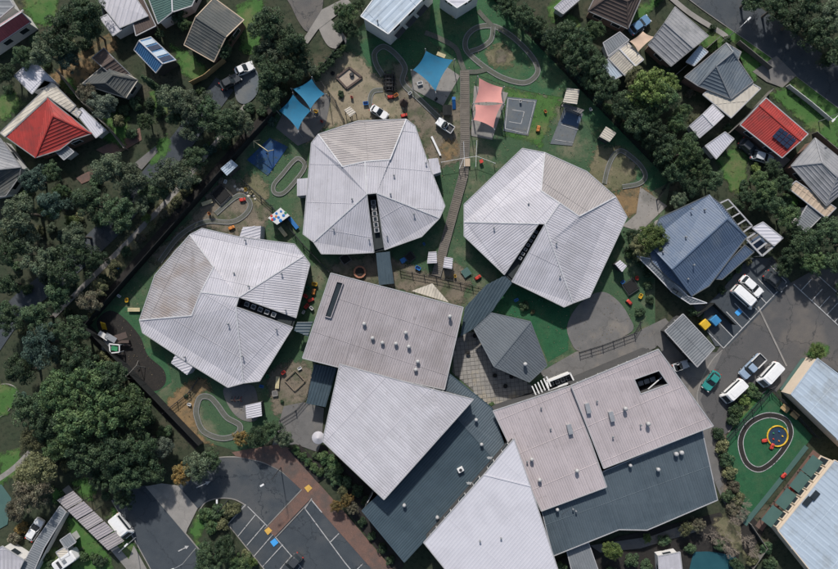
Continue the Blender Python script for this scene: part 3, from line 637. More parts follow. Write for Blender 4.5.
pod3 = building('teaching_pod', 'pale grey faceted school pod with plain brown corner panel, beside the tall boundary trees', 'school building', [
    ([(544.7,152.6,3.3),(586.6,171.4,3.2),(615.6,196.8,3.3),(579,216.3,4.4),(559.7,203,4.8),(541,190.8,4.4)], m_rb),
    [(522.3,148.4,E_),(544.7,152.6,3.3),(541,190.8,4.4),(559.7,203,4.8),(545,224,5),(538.7,223.7,5),(464,222,E_),(464,204.3,E_)],
    [(464,222,E_),(538.7,223.7,5),(504.3,274.6,E_),(464,236,E_)],
    [(545,224,5),(550.7,241.7,4.8),(573,303,E_),(564,307,E_),(511.8,281.5,E_)],
    [(615.6,196.8,3.3),(627,217,E_),(589.6,297,E_),(573,303,E_),(550.7,241.7,4.8),(545,224,5),(559.7,203,4.8),(579,216.3,4.4)]], m_rl, m_walld, group='pods',
    vents=[(528.5,204,4.1,'pipe'),(494,227.5,3.8,'pipe'),(556.5,243,4.6,'pipe'),(560,276,3.7,'pipe')])
slot(pod3, [(538.7,224.5),(545,225),(511.8,281.5),(504.3,274.6)], 2.7, [5, 5, E_, E_], 7)
for p in (pod1, pod2, pod3): del p['group']
# --- central block A (mauve)
a0, a1, a2, a3 = (330.9,273,5.4), (463.2,307.3,5.0), (444.4,389.5,5.6), (302.5,358.1,6.0); s0, s1 = (366.7,282.5,5.3), (342.8,368.3,5.9)
blkA = building('school_hall', 'big mauve grey ribbed school roof with a cluster of white vents and dark slot', 'school building', [[a0, s0, s1, a3], [s0, a1, a2, s1]], m_rm, m_walld, cap=m_rm, ribs=Vector((-.33, -1)),
    vents=[(x, y, 5.4, 'dome') for x, y in ((364.3,323.8),(372.7,338),(382.5,342.6),(396,343.5),(405.8,332.7),(408.8,346.5),(417.8,361.4),(415.7,369.5),(449.8,316.3))])
mb = MB(); q = V([(337,281.5,5.56),(343.2,283,5.56),(331,317.8,5.8),(325,316.3,5.8)]); slab(mb, q, .1); so = mb.build('roof_light_strip', m_glass, blkA)
mb = MB()
for i in range(4): mb.bar(q[i]+Vector((0, 0, .08)), q[(i+1) % 4]+Vector((0, 0, .08)), .14, .3)
mb.build('upstand', m_rm, so)
# --- light wing B, teal wing C + slate link D, white wing E
building('school_wing', 'very pale grey four sided roof with sharp points, between mauve roof and teal roof', 'school building',
    [[(339.8,364,7.4),(432,389,7.6),(441.5,435.1,7.6),(384,499.5,7.4),(322.5,441,7.2)], [(432,389,7.6),(473.5,399.3,7.5),(441.5,435.1,7.6)]], m_rl, m_walld, ribs=Vector((1, -.94)), cap=m_rl)
building('school_wing', 'dark teal ribbed roof in the shade between two pale pointed roofs', 'school building', [
    [(362,510.6,4.6),(457.5,418,5.1),(497,462,5.1),(404.3,562,4.6)], ([(446,371,4.9),(492,408,4.9),(505,447,5.0),(497,462,5.1),(457.5,418,5.1),(430,392,5.0)], m_rs)], m_rt, m_walld, gut=m_rt, cap=m_rs, ribs=Vector((-.9, -1)),
    vents=[(460.5,469.4,5.0,'box'),(404.3,504.7,4.7,'dome',.32),(437.3,516.8,4.8,'dome',.32),(481.4,444,5,'dome',.3),(476,419.5,5,'dome',.3)])
building('school_wing', 'plain white sharp triangular roof pointing between the pink roof and the teal roof', 'school building',
    [[(514,438.5,8.2),(484,474.5,8.2),(530.5,486,8.2)], [(484,474.5,8.2),(423.7,542.5,7.9),(466,595,7.9),(567,597,8.0),(530.5,486,8.2)]], m_rw, m_walld, ribs=Vector((-.86, -1)), pitch=.55, cap=m_rw, rh=.012,
    vents=[(480,541,8,'pipe'),(501,538,8,'pipe')])
# --- pink wing F with light well, green-grey wing G
h0, h1, h2, h3 = (634.2,379.3,6.9), (659,370.4,6.9), (668.4,384,6.75), (640.6,394.1,6.75)
f0, f1, f2, f3 = (571,385.5,7.0), (658.3,349.2,7.2), (713.3,425.8,6.5), (603.6,468.4,6.3)
blkF = building('school_wing', 'pink grey ribbed roof with a square dark light well cut through it', 'school building',
    [[f0, f1, h1, h0], [f1, f2, h2, h1], [f2, f3, h3, h2], [f3, f0, h0, h3]], m_rp, m_walld, ribs=Vector((.42, -1)), cap=False,
    vents=[(587.8,408,6.8,'long'),(589.5,413,6.8,'pipe'),(611.5,416.3,6.7,'long'),(625,408.4,6.8,'dome',.36),(647.8,423.5,6.7,'dome',.36),(613,436.8,6.5,'pipe'),(597,401,6.8,'pipe'),(641,425,6.7,'pipe')])
wl = slot(blkF, [(634.2,379.3),(640.6,394.1),(668.4,384),(659,370.4)], 2.6, [6.9, 6.75, 6.75, 6.9], 0, 'light_well')
for x, y in ((640,383),(646,381),(652,379)): MB().box(W(x, y, 4.2), (.9, .8, .8), .3).build('air_unit', m_rg2, blkF)
MB().bar(W(648,389,5.8), W(662,377,5.8), .12, .2).build('well_beam', m_white, blkF)
building('school_wing', 'pink grey ribbed lower roof wedged against the white triangular roof', 'school building',
    [[(493,411,6.2),(571,385.5,6.4),(606.7,486.8,5.9),(541.3,511,5.7)]], m_rp, m_walld, ribs=Vector((.42, -1)),
    vents=[(541,407.7,6.2,'pipe'),(569.7,429,6.2,'long'),(531.5,459,6,'dome'),(576.7,470.3,6,'dome'),(539.4,479.5,5.8,'dome'),(527,461.5,6,'pipe'),(550.5,428.5,6.1,'pipe')])
building('school_wing', 'dark blue green ribbed roof below the pink roofs with a pale gutter edge', 'school building',
    [[(541,508,4.9),(606,470,5.2),(702,430,5.3),(717.5,500,4.3),(647,530,4.1),(619,529.5,4.1),(553,556,4.1)]], m_rs, m_walld, ribs=Vector((.36, -1)), outline=[(560,515,4.9),(606,478,5.2),(702,430,5.3),(717.5,500,4.3),(647,530,4.1),(619,529.5,4.1),(556,556,4.1)],
    vents=[(629.8,465,5,'dome',.3),(675.7,453.6,5,'dome',.4),(681,452.3,5,'dome',.4),(657.7,469,4.9,'dome',.34),(557,509,4.8,'dome',.3),(573,509,4.8,'pipe'),(576,511,4.8,'pipe')])
building('entry_porch', 'small grey ribbed porch roof below the dark blue green roof, beside a round bush', 'porch', [[(566,548,3),(588,541,3),(600,575,2.8),(574,580,2.8)]], m_rg2, None, ribs=Vector((.36, -1)))
# --- pavilion J, covered walkways
building('pavilion', 'grey green two slope roof over the paved courtyard', 'pavilion', [[(474,329.2,3.2),(491.6,312.9,3.2),(530.5,321.7,4.4),(494,366.6,4.4)], [(530.5,321.7,4.4),(546.9,365.6,3.2),(529.3,382,3.2),(494,366.6,4.4)]], m_rg, m_wall, gut=m_rg, cap=m_rg, ribs='across' if False else None, outline=[(480,330,3.2),(491.6,315,3.2),(530.5,323,3.4),(545,365.6,3.2),(529.3,380,3.2),(494,364,3.4)], vents=[(525,364,3.8,'dome',.36)])
def walkway(label, quad, ends, m=None, dirv=None, z=2.9):
    P_ = V(quad, z); c = sum(P_, Vector())/len(P_); c.z = 0; t = thing('covered_walkway', label, 'walkway roof', c)
    mb = MB(); slab(mb, P_, .1); o = mb.build('roof_sheet', m or m_rt, t); mb = MB(); rib_mesh(mb, P_, .52, dirv); mb.build('rib', m or m_rt, o, kind='stuff')
    for x, y in ends: p = W(x, y, z); MB().bar(Vector((p.x, p.y, 0)), Vector((p.x, p.y, z-.1)), .12, .12).build('post', m_dark, t)
walkway('long teal covered walkway from pod with plain brown panel to the hall', [(505,275.5),(512.5,282.5),(491,312.5),(473,329),(460.5,336.5),(465,307.5),(486,285)], [(487,287),(507,280),(490,310),(466,309),(474,326)], dirv=Vector((-.6, -1)))
walkway('narrow teal covered walkway below the pod with fawn top panel', [(376,253),(389.5,251.5),(394,283.5),(379,285)], [(377.5,255),(388,254),(392,281),(380,283)], dirv=Vector((.1, -1)))
walkway('short teal covered walkway from the stained panel pod to the hall', [(297,322.5),(313,321.5),(308,336.5),(294,330.5)], [(298,324),(311,323),(306,334),(296,329)], dirv=Vector((1, 0)))
walkway('teal translucent walkway roof beside the sandy play corner and pale pointed roof', [(314,364),(337,368),(325.5,407),(306.7,403.5)], [(314,366),(334,369),(324,404),(309,402)], dirv=Vector((-.3, -1)))
walkway('cream triangular canopy poking out above the mauve hall roof', [(411.5,291),(432.4,283.4),(449,302.5)], [(414,291),(432,285)], m_cream, Vector((-.3, -1)))
# pergola slats and plant enclosure beside the pavilion
t = thing('slatted_pergola', 'white slatted pergola between the pavilion and pink roof', 'pergola', W(540,388))
for i in range(6):
    a = W(532+i*2.9, 386-i*1.9, 3.1); b = W(536.5+i*2.9, 396-i*1.9, 3.1); MB().bar(a, b, .22, .12).build('slat', m_white, t)
for x, y in ((533,388),(547,378),(537,395),(550,386)): p = W(x, y, 3); MB().bar((p.x, p.y, 0), (p.x, p.y, 3), .1, .1).build('post', m_white, t)
t = thing('plant_enclosure', 'white framed enclosure with air units beside the pergola', 'plant enclosure', W(560,381))
q = V([(547,382),(570,373),(574,381),(549,391)], 3.0); mb = MB()
for i in range(4): a, b = q[i], q[(i+1) % 4]; mb.add([(a.x, a.y, 0), (b.x, b.y, 0), b, a], [(0, 1, 2, 3)]); 
mb.build('screen_wall', m_wallw, t); mb = MB()
for i in range(4): mb.bar(q[i], q[(i+1) % 4], .25, .16)
mb.build('top_frame', m_white, t); MB().prism([p*1.0 for p in q], .05, 1.0).build('floor', m_slot, t)
for x, y in ((552,384),(557.5,382),(563,380),(568,378)):
    p = W(x, y, 2); o = MB().box((p.x, p.y, 1.5), (.75, .75, 1.0), .35).build('air_unit', m_rg2, t); MB().lathe((p.x, p.y, 2.0), [(.28, 0), (.28, .03), (.05, .04)], 10).build('fan_grille', m_dark, o)
# --- grey hall M and navy house N
building('garden_shed_hall', 'long flat grey ribbed shed roof with dark windows beside the coloured bins', 'shed', [[(683,314,3.6),(714.6,347.6,3.6),(697.2,367,3.2),(664.8,331,3.2)]], m_rg2, m_walld, ribs=Vector((.7, .7)), pitch=.45)
building('navy_house', 'big navy blue ribbed roof house beside the right car park', 'house', [
    [(659.7,217.7,3.2),(708.9,194.9,3.2),(727,219,5.4),(672.3,269,5.4),(648,243,3.2)],
    [(708.9,194.9,3.2),(722,205,3.2),(746.6,237,3.2),(727,219,5.4)],
    [(746.6,237,3.2),(709,286,3.2),(692,296,3.2),(672.3,269,5.4),(727,219,5.4)],
    [(648,243,3.2),(672.3,269,5.4),(692,296,3.2),(668,278,3.2),(652,262,3.2)]], m_rn, m_wall, gut=m_gutd, cap=m_rn,
    vents=[(705,209.5,3.9,'pipe'),(692,209,3.8,'pipe'),(686,237,4.4,'pipe'),(694,265,4.6,'pipe'),(688,279,3.9,'pipe'),(663,252,4.2,'pipe')])
building('house_wing', 'small navy blue lean-to roof at the side of the big navy roof', 'house wing', [[(711,279,3.0),(745,245,3.0),(754,252,2.6),(722,279.5,2.6)]], m_rn, m_walld, gut=m_gutd, win=False)
t = building('curved_verandah', 'curved grey verandah roof wrapping the end of the navy house', 'verandah', [[(637,256,2.9),(652,259,3.1),(668,277,3.1),(688,296,3.1),(707,303,2.9),(690,304,2.7),(672,292,2.7),(657,276,2.7)]], m_rg2, None, pitch=.5, gut=m_cap)
for x, y in ((675,291),(679,294)): MB().box(W(x, y, 3.05), (1.0, .55, .1), -.6).build('skylight', m_glass, t)
for x, y in ((640,257),(660,277),(675,292),(698,302)): p = W(x, y, 2.8); MB().bar((p.x, p.y, 0), (p.x, p.y, 2.75), .12, .12).build('post', m_dark, t)
t = thing('timber_pergola', 'white pergola frame with open bays along the top of the navy house', 'pergola', W(733,216))
fr = [(716,205),(728,199.5),(752,226),(742,233)]
def frame(t, q, z, n, m, w_=.22):
    P_ = V(q, z)
    for i in range(4): MB().bar(P_[i], P_[(i+1) % 4], w_, .25).build('beam', m, t)
    for i in range(1, n): MB().bar(P_[0].lerp(P_[3], i/n), P_[1].lerp(P_[2], i/n), w_, .2).build('rafter', m, t)
    for p in P_: MB().bar((p.x, p.y, 0), (p.x, p.y, z-.1), .14, .14).build('post', m, t)
frame(t, fr, 3.0, 4, m_gut)
building('carport', 'pale and blue panelled carport with open white frame by the parked white vans', 'carport', [[(752,228,3.0),(763,222,3.0),(783,238,3.0),(774,246,3.0)]], m_rw, None, pitch=.6)
t = thing('timber_pergola', 'open white frame over a deck beside the pale carport', 'pergola', W(757,248)); frame(t, [(746,239),(757,232),(774,246),(762,256)], 2.7, 3, m_gut, .28)
MB().prism(V([(747,240),(757,234),(772,246),(762,254)], 0), .05, .35).build('deck', m_concd, t); MB().box(W(758,243,1)+Vector((0, 0, -.6)), (2.6, 1.8, .8), .6).build('spa_cover', m_rn, t)
# --- top school blocks
def panels(t, q, nx, ny, z, name='solar_panel', m=None, gap=.06):
    P_ = [p if isinstance(p, Vector) else W(*p) for p in q]
    for i in range(nx):
        for j in range(ny):
            def at(u, v): return P_[0].lerp(P_[1], u).lerp(P_[3].lerp(P_[2], u), v)
            c = [at((i+a)/nx, (j+b)/ny)+Vector((0, 0, z)) for a, b in ((gap, gap), (1-gap, gap), (1-gap, 1-gap), (gap, 1-gap))]
            mb = MB(); slab(mb, c, .06); mb.build(name, m or m_solar, t)
tb = building('classroom_block', 'two storey white block with flat pale blue roof above the sandpit', 'school building', [[(360.7,16.3,6.2),(388.3,34,6.2),(436,-14,6.2),(402,-40,6.2)]], m_ice, m_wallw, pitch=1.4, ribs=Vector((.7, .7)), gut=m_white, vents=[(377.5,21,6.2,'pipe')])
for k in range(3):
    a = W(394+k*11, 35-k*11, 3.4); b = W(402+k*11, 26-k*11, 3.4); MB().bar(a+Vector((.4, -.4, 0)), b+Vector((.4, -.4, 0)), .9, .12).build('balcony', m_walld, tb)
building('classroom_block', 'white block with flat pale roof at the end of the oval scooter track', 'school building', [[(438,-6,5.6),(457,8,5.6),(482,-8,5.6),(470,-30,5.6)]], m_rw, m_wallw, pitch=1.4, gut=m_white)
t = thing('lawn_bench', 'small cream timber bench seat beside the white block and oval track', 'bench', W(451,14)); MB().box(W(451,14)+Vector((0, 0, .45)), (1.9, .7, .1), -.8).build('seat', m_crm, t); MB().box(W(451,14)+Vector((0, 0, .21)), (1.5, .4, .4), -.8).build('base', m_wood, t)
# --- bottom right kindergarten
ku = building('kindergarten_block', 'pale blue grey roof block with cream wall beside the car park vans', 'school building', [[(817.6,358.5,3.5),(791.3,394.5,3.5),(870,470,3.8),(900,420,3.8)]], m_ice, m_wallc, pitch=.9, rh=.022, ribs=Vector((1, -.85)), inset=.2, gut=m_ice, win=False)
kv = building('kindergarten_block', 'pale blue roof with cream window facade facing the oval turf track', 'school building', [[(834.5,460,4.0),(778,530.5,4.0),(826,590,4.3),(900,560,4.4),(880,480,4.3)]], m_ice, m_wallc, pitch=.9, rh=.022, ribs=Vector((1, -.85)), inset=.2, gut=m_wallc, win=False)
for x, y in ((807.6,501.4),(815,495.5)): MB().box(W(x, y, 4.2), (1.0, 1.7, .16), -.7).build('skylight', m_glass, kv)
for i in range(9):
    u = (i+.6)/9.2; p = W(834.5+(778-834.5)*u, 460+(530.5-460)*u, 4.0); p.z = 2.2; d = Vector((-.78, .62, 0))
    wf = MB().box(p+d*.0+Vector((-.06, .05, 0)), (1.5, .2, 2.2), R(-128)+R(180)).build('window', m_wallc, kv); MB().box(p+Vector((-.13, .10, 0)), (1.1, .2, 1.9), R(-128)+R(180)).build('pane', m_glass, wf)
    if i % 3 == 1: MB().box(p+Vector((-.7, .55, -.8)), (1.3, 1.0, .12), R(52)).build('awning', m_rd, kv)
for k, (x, y) in enumerate(((812,466),(800,482),(786,499),(772,516))):
    t = thing('green_awning', 'flat green awning beside the cream kindergarten facade', 'awning', W(x, y), 'facade awnings')
    p = W(x, y, 2.4); o = MB().box(p, (3.4, 2.2, .12), R(52)).build('awning_sheet', m_green_r, t)
    for s_ in (-1, 1): MB().bar((p.x+s_*.9, p.y+s_*1.15, 0), (p.x+s_*.9, p.y+s_*1.15, 2.4), .1, .1).build('post', m_dark, t)
# --- houses, top left
building('red_house', 'bright red hipped roof house beside pale tiled annex', 'house', [
    [(5.8,137,2.9),(47.7,98.3,3.6),(53,116,4.6),(35.4,157.9,2.9)], [(47.7,98.3,3.6),(91.8,133.7,2.9),(53,116,4.6)], [(53,116,4.6),(91.8,133.7,2.9),(73,140,2.9),(60,150,2.9),(35.4,157.9,2.9)]], m_red, m_wallb, ribs='across', pitch=.5, cap=m_red)
building('annex', 'cream tiled annex roof wrapped behind the red roof house', 'house annex', [[(0,133,2.7),(52,82,2.7),(76,106,2.7),(70,112,2.7),(48,97,3.0),(5,137,3.0)], [(74,106,2.6),(82,112,2.6),(78,118,2.6),(70,112,2.6)]], m_cream, m_wallw, ribs='across', pitch=.6, outline=[(2,133,2.7),(50,86,2.7),(70,106,2.7),(48,97,3),(8,135,3)], win=False)
building('garden_shed', 'pale blue white shed beside the cream tiled annex', 'shed', [[(14,76,2.6),(27,64,2.6),(44,80,2.4),(32,94,2.4)], [(27,64,2.6),(35,62,2.5),(56,83,2.3),(44,80,2.4)]], m_rw, m_wallw, cap=m_rw)
building('garden_shed', 'long white lean-to shed at the end of the cream annex', 'shed', [[(75,112,2.6),(82,108,2.6),(106,130,2.4),(96,138,2.4)]], m_rw, m_wallw)
building('garden_shed', 'small grey flat shed in front of the red roof house', 'shed', [[(50,146,2.5),(58,138,2.5),(74,152,2.4),(64,160,2.4)]], m_rg2, m_wallw)
building('maroon_house', 'long maroon gable roof house cut by the picture corner', 'house', rect_gable([(-22,58),(31,22),(23,10),(-30,44)], 2.8, 4.3), m_maroon, m_wallw)
building('glass_house', 'grey panelled lean-to roof above the maroon roof', 'lean-to', [[(-12,28,2.6),(14,6,2.6),(4,-10,2.6),(-20,10,2.6)]], m_rg2, m_wallw, pitch=1.2, win=False)
sh = building('solar_shed', 'blue metal gable shed with white and dark striped panels', 'shed', rect_gable([(134,50),(156,73),(176,60),(151,37)], 3.0, 4.3), m_blue_r, m_walld, win=False)
r0 = (W(134,50,3.0)+W(151,37,3.0))/2; r1 = (W(156,73,3.0)+W(176,60,3.0))/2; e0, e1 = W(151,37,3.0), W(176,60,3.0); r0.z = r1.z = 4.3
for k in range(4): panels(sh, [r0.lerp(r1, .06+k*.235), r0.lerp(r1, .06+k*.235+.19), e0.lerp(e1, .06+k*.235+.19), e0.lerp(e1, .06+k*.235)], 1, 1, .1, 'solar_panel', m_solar if k % 2 else m_ice)
building('green_roof_house', 'dark green grey hipped roof house behind the cypress', 'house', rect_gable([(82,84),(106,64),(138,80),(126,98)], 2.8, 4.2, .3), m_tiled, m_wall, ribs='across', pitch=.5, gut=m_cream)
building('brown_extension', 'brown tiled roof extension behind the dark green hipped roof', 'house extension', rect_gable([(92,58),(104,48),(130,74),(118,80)], 2.8, 3.8), m_tileb, m_wall, ribs='across', pitch=.5)
building('patterned_house', 'white and grey banded roof above the blue solar shed', 'house', [[(98,0,3),(128,-14,3),(148,16,3),(120,28,2.8)], [(100,18,2.7),(108,14,2.7),(122,30,2.6),(113,36,2.6)]], m_rl, m_wallw, pitch=.9, win=False)
building('brown_terrace', 'dark brown flat roof beside the white banded roof', 'terrace', [[(128,0,2.8),(142,-4,2.8),(156,26,2.6),(136,36,2.6)]], m_tileb, m_walld, win=False)
building('green_top_house', 'muted teal green roof house behind the brown terrace', 'house', rect_gable([(146,-8),(158,24),(192,6),(202,-16)], 2.9, 4.0), m_green_r, m_wallw)
building('slate_gable_house', 'dark slate tiled gable house beside the yellow pine fence', 'house', rect_gable([(184,45),(214,62),(244,20),(214,-2)], 2.9, 4.6), m_tiled, m_wallb, ribs='across', pitch=.5, gut=m_tan)
building('slate_corner_house', 'brown and slate tiled house below the red roof house', 'house', [[(-20,150,3),(0,138,3),(21,167,3.2),(-6,170,4.4)], ([(21,167,3.2),(20,176,2.8),(6,196,2.8),(-20,200,2.8),(-6,170,4.4)], m_tiled)], m_tileg, m_wallw, ribs='across', pitch=.5)
# --- houses, top right
building('brown_tile_house', 'dark brown tiled hip roof house with a blue car behind it', 'house', rect_gable([(588,11),(628,29),(644,-8),(604,-22)], 2.9, 4.6, .3), m_tileb, m_wallb, ribs='across', pitch=.5)
building('garden_shed', 'light ribbed shed beside the tall boundary trees, above the lawn corner', 'shed', [[(554,8,2.5),(574,-10,2.5),(584,-4,2.4),(563,14,2.4)]], m_rl, m_wallw)
building('garden_shed', 'grey ribbed shed next to the peach shade sail', 'shed', [[(603,43,2.5),(619.7,32,2.5),(629,40,2.4),(608,56.4,2.4)]], m_rg2, m_wallw)
building('garden_shed', 'cream and white gable shed below the grey ribbed shed', 'shed', rect_gable([(608,58),(624.7,75.6),(643.6,59.7),(628,43)], 2.4, 3.1), m_cream, m_wallw)
building('garden_shed', 'narrow pale blue lean-to beside the cream gable shed', 'shed', [[(600,66,2.3),(607,59,2.3),(623,75,2.2),(614,80,2.2)]], m_ice, m_wallw)
building('grey_tile_house', 'light grey tiled gable house beside the peach shade sail', 'house', rect_gable([(648,45),(671,66.5),(708.5,36),(675,7)], 3.0, 4.4), m_tileg, m_wallb, ribs='across', pitch=.7)
building('blue_porch', 'small pale blue porch roof beside the light grey tiled house', 'porch', [[(686,62,2.6),(700,46,2.6),(708,52,2.5),(694,66,2.5)]], m_ice, None)
building('slate_blue_house', 'slate blue tiled house with white verandah beside the street', 'house', [
    [(684.4,77,2.9),(726,43,2.9),(733,52,4.3),(716,66,4.5),(698,86,2.9)], [(726,43,2.9),(741,52,2.9),(738,60,3.3),(733,52,4.3)], [(716,66,4.5),(733,52,4.3),(738,60,3.3),(753,82,2.9),(731,99,2.9)], [(716,66,4.5),(731,99,2.9),(698,86,2.9)]], m_tiles, m_wallb, ribs='across', pitch=.5, cap=m_rg2)
building('white_verandah', 'white flat verandah roof in front of the slate blue house', 'verandah', [[(702.7,94.6,2.6),(714,85.6,2.7),(729,99,2.7),(751,83,2.7),(760.7,88.5,2.6),(731,118,2.5)]], m_cream, None, pitch=.8)
building('garden_shed', 'white gable garage below the white verandah', 'shed', rect_gable([(689.4,126),(699.4,138),(724,116),(712.6,104.5)], 2.5, 3.2), m_rl, m_wallw)
building('garden_shed', 'small pale shed beside the red roof with solar panels', 'shed', [[(705,146,2.5),(725,132,2.5),(734,139,2.3),(716,159,2.3)]], m_rw, m_wallw)
rh = building('red_solar_house', 'red ribbed gable house with solar panels near the street', 'house', [[(740,125,2.9),(782,158,2.9),(801,141,3.9),(759,105,3.9)], [(759,105,3.9),(801,141,3.9),(808,134,3.2),(766,98,3.2)]], m_red, m_wallb, cap=m_red, ribs=Vector((.72, .68)))
panels(rh, [(771.5,136.5,3.45),(780,127.5,3.72),(797.5,139.5,3.72),(787,149.5,3.4)], 3, 4, .14)
building('grey_hip_house', 'grey tiled hip roof house beside the tan verandah', 'house', rect_gable([(791,166),(826,206),(862,176),(815,138)], 3.0, 4.6, .32), m_tileg, m_wallb, ribs='across', pitch=.55)
building('tan_verandah', 'tan ribbed verandah roof below the grey hip roof', 'verandah', [[(788,188,2.6),(796,181,2.7),(836,208,2.7),(826,218,2.6)]], m_tan, None, pitch=1.0)
building('garden_shed', 'pale grey low shed beside the tan verandah', 'shed', [[(796,224,2.4),(808,204,2.4),(822,216,2.3),(806,232,2.3)]], m_rg2, m_wallw)
# --- bottom left sheds and carport, bottom centre shed
t = thing('carport', 'long carport of grey flat roof bays beside the footpath and white van', 'carport', W(80,525))
for k in range(5):
    a = (57+k*10.4, 500+k*10.2); q = V([(a[0],a[1]),(a[0]+16,a[1]-9),(a[0]+25.5,a[1]+.2),(a[0]+9.6,a[1]+9.4)], 2.6)
    mb = MB(); slab(mb, q, .1); o = mb.build('roof_panel', m_rm if k % 2 else m_rb, t); mb = MB(); rib_mesh(mb, q, .45, Vector((1, .55))); mb.build('rib', m_rm, o, kind='stuff')
    for p in (q[0], q[1]): MB().bar((p.x, p.y, 0), (p.x, p.y, 2.5), .1, .1).build('post', m_dark, t)
building('garden_shed', 'tiny grey shed beside the grey carport bays', 'shed', [[(60,540,2.4),(70,533,2.4),(76,542,2.3),(66,549,2.3)]], m_rg2, m_wallw)
building('garden_shed', 'tiny beige shed behind the white caravan', 'shed', [[(56,552,2.3),(66,546,2.3),(70,555,2.3),(61,560,2.3)]], m_cream, m_wallw, win=False)
building('corner_house', 'low grey white roof with a diagonal edge at the street corner', 'house', [[(-20,560,3),(2,546,3.2),(24,560,3),(10,590,3),(-20,590,3)]], m_rl, m_wallw, pitch=.7)
building('long_shed', 'long narrow grey roof beside the small corner court', 'shed', [[(20,570,2.4),(36,540,2.4),(60,506,2.4),(66,512,2.2),(44,548,2.2),(30,580,2.2)]], m_rg2, m_wallw, win=False)
sheet('play_court', [(-20,490),(2,484),(12,498),(8,524),(-20,540)], A2, m_green_r)
building('garden_shed', 'banded white and dark shed beside the blue pool', 'shed', [[(658,556,2.6),(680,552,2.6),(684,585,2.4),(660,588,2.4)]], m_rl, m_wallw, pitch=.8)
# ---------------------------------------------------------------- trees
def leaf_mesh(name, puffs, n, leaf, seed, flat=.75):
    rg = np.random.default_rng(seed); vs_ = []
    per = max(1, n//len(puffs)); out = []
    for (c, r) in puffs:
        d = rg.normal(size=(per, 3)); d[:, 2] = np.where(rg.random(per) < .72, np.abs(d[:, 2]), d[:, 2]); d /= np.linalg.norm(d, axis=1)[:, None]
        rad = r*rg.uniform(.55, 1.08, per)**.6
        out.append((np.array(c)+d*rad[:, None]*np.array([1, 1, flat]), d))
    P_ = np.concatenate([a for a, _ in out]); D = np.concatenate([b for _, b in out]); k = len(P_)
    nrm = D*.8+rg.normal(size=(k, 3))*.55+np.array([0, 0, .35]); nrm /= np.linalg.norm(nrm, axis=1)[:, None]
    a = np.cross(nrm, rg.normal(size=(k, 3))); a /= np.linalg.norm(a, axis=1)[:, None]; b = np.cross(nrm, a)
    sz = leaf*rg.uniform(.55, 1.35, k)[:, None]; ln = rg.uniform(.9, 1.5, k)[:, None]
    q = np.stack([P_-a*sz*ln, P_-b*sz*.55+nrm*sz*.12, P_+a*sz*ln, P_+b*sz*.55+nrm*sz*.12], 1).reshape(-1, 3)
    me = bpy.data.meshes.new(name); me.vertices.add(4*k); me.vertices.foreach_set('co', q.astype(np.float32).ravel())
    me.loops.add(4*k); me.loops.foreach_set('vertex_index', np.arange(4*k, dtype=np.int32))
    me.polygons.add(k); me.polygons.foreach_set('loop_start', np.arange(0, 4*k, 4, dtype=np.int32)); me.update(calc_edges=True)
    me.materials.append(LEAF['dark']); return me
def make_tree(kind, seed):
    rg = np.random.default_rng(seed); puffs = []
    lobes = [(rg.uniform(0, 6.283), rg.uniform(.2, .62), rg.uniform(.35, .55)) for _ in range(6)]
    if kind == 'gum':
        for i in range(60):
            la, lr, lw = lobes[i % 6]; a = rg.uniform(0, 6.283); q = lw*math.sqrt(rg.random()); x = lr*math.cos(la)+q*math.cos(a); y = lr*math.sin(la)+q*math.sin(a)
            z = 1.35+.6*math.sqrt(max(0, 1-(q/lw)**2))*rg.uniform(-.2, 1)*(.6+lw)+.12*rg.normal()
            puffs.append(((x, y, z), rg.uniform(.10, .25)))
        n, leaf = 9600, .032
    elif kind == 'dense':
        for i in range(80):
            if i < 40: la, lr, lw = lobes[i % 6]; lr *= .95
            else: la, lr, lw = 0, 0, .66
            a = rg.uniform(0, 6.283); q = lw*math.sqrt(rg.random()); x = lr*math.cos(la)+q*math.cos(a); y = lr*math.sin(la)+q*math.sin(a); r = math.hypot(x, y)
            z = 1.0+.65*math.sqrt(max(0, 1-min(1, r)**2))*rg.uniform(.1, 1)+.08*rg.normal()
            puffs.append(((x, y, z), rg.uniform(.09, .22)))
        n, leaf = 9600, .031
    elif kind == 'shrub':
        for i in range(14):
            a = rg.uniform(0, 6.283); r = .65*math.sqrt(rg.random()); puffs.append(((r*math.cos(a), r*math.sin(a), .35+.5*rg.random()*(1-r*.6)), rg.uniform(.25, .42)))
        n, leaf = 2200, .075
    elif kind == 'cypress':
        for i in range(26):
            t_ = i/25; puffs.append(((rg.normal()*.05, rg.normal()*.05, .3+t_*3.6), .34*(1-t_**1.6)+.06))
        n, leaf = 3600, .06
    lm = leaf_mesh('crown', puffs, n, leaf, seed+50)
    tb = MB(); top = 3.6 if kind == 'cypress' else (.4 if kind == 'shrub' else 1.35)
    tb.tube([(0, 0, -.05), (.02, .01, top*.35), (rg.normal()*.04, rg.normal()*.04, top*.7), (rg.normal()*.05, rg.normal()*.05, top)], [.085, .065, .05, .02], 7)
    if kind in ('gum', 'dense'):
        for i in range(9):
            p = puffs[int(rg.integers(len(puffs)))][0]; z0 = top*rg.uniform(.35, .8)
            tb.tube([(0, 0, z0), (p[0]*.5, p[1]*.5, z0+(p[2]-z0)*.6+.05), p], [.038, .026, .008], 5)
    tm = tb.mesh('trunk'); tm.materials.append(m_bark); return lm, tm
PROTO = {k: [make_tree(k, 100+10*i+len(k)) for i in range(n)] for k, n in (('gum', 4), ('dense', 4), ('shrub', 3), ('cypress', 1))}
ZC = dict(gum=1.55, dense=1.2, shrub=.5, cypress=1.8)
NAMES = dict(gum='gum_tree', dense='leafy_tree', shrub='shrub', cypress='cypress_tree')
TC = [0]
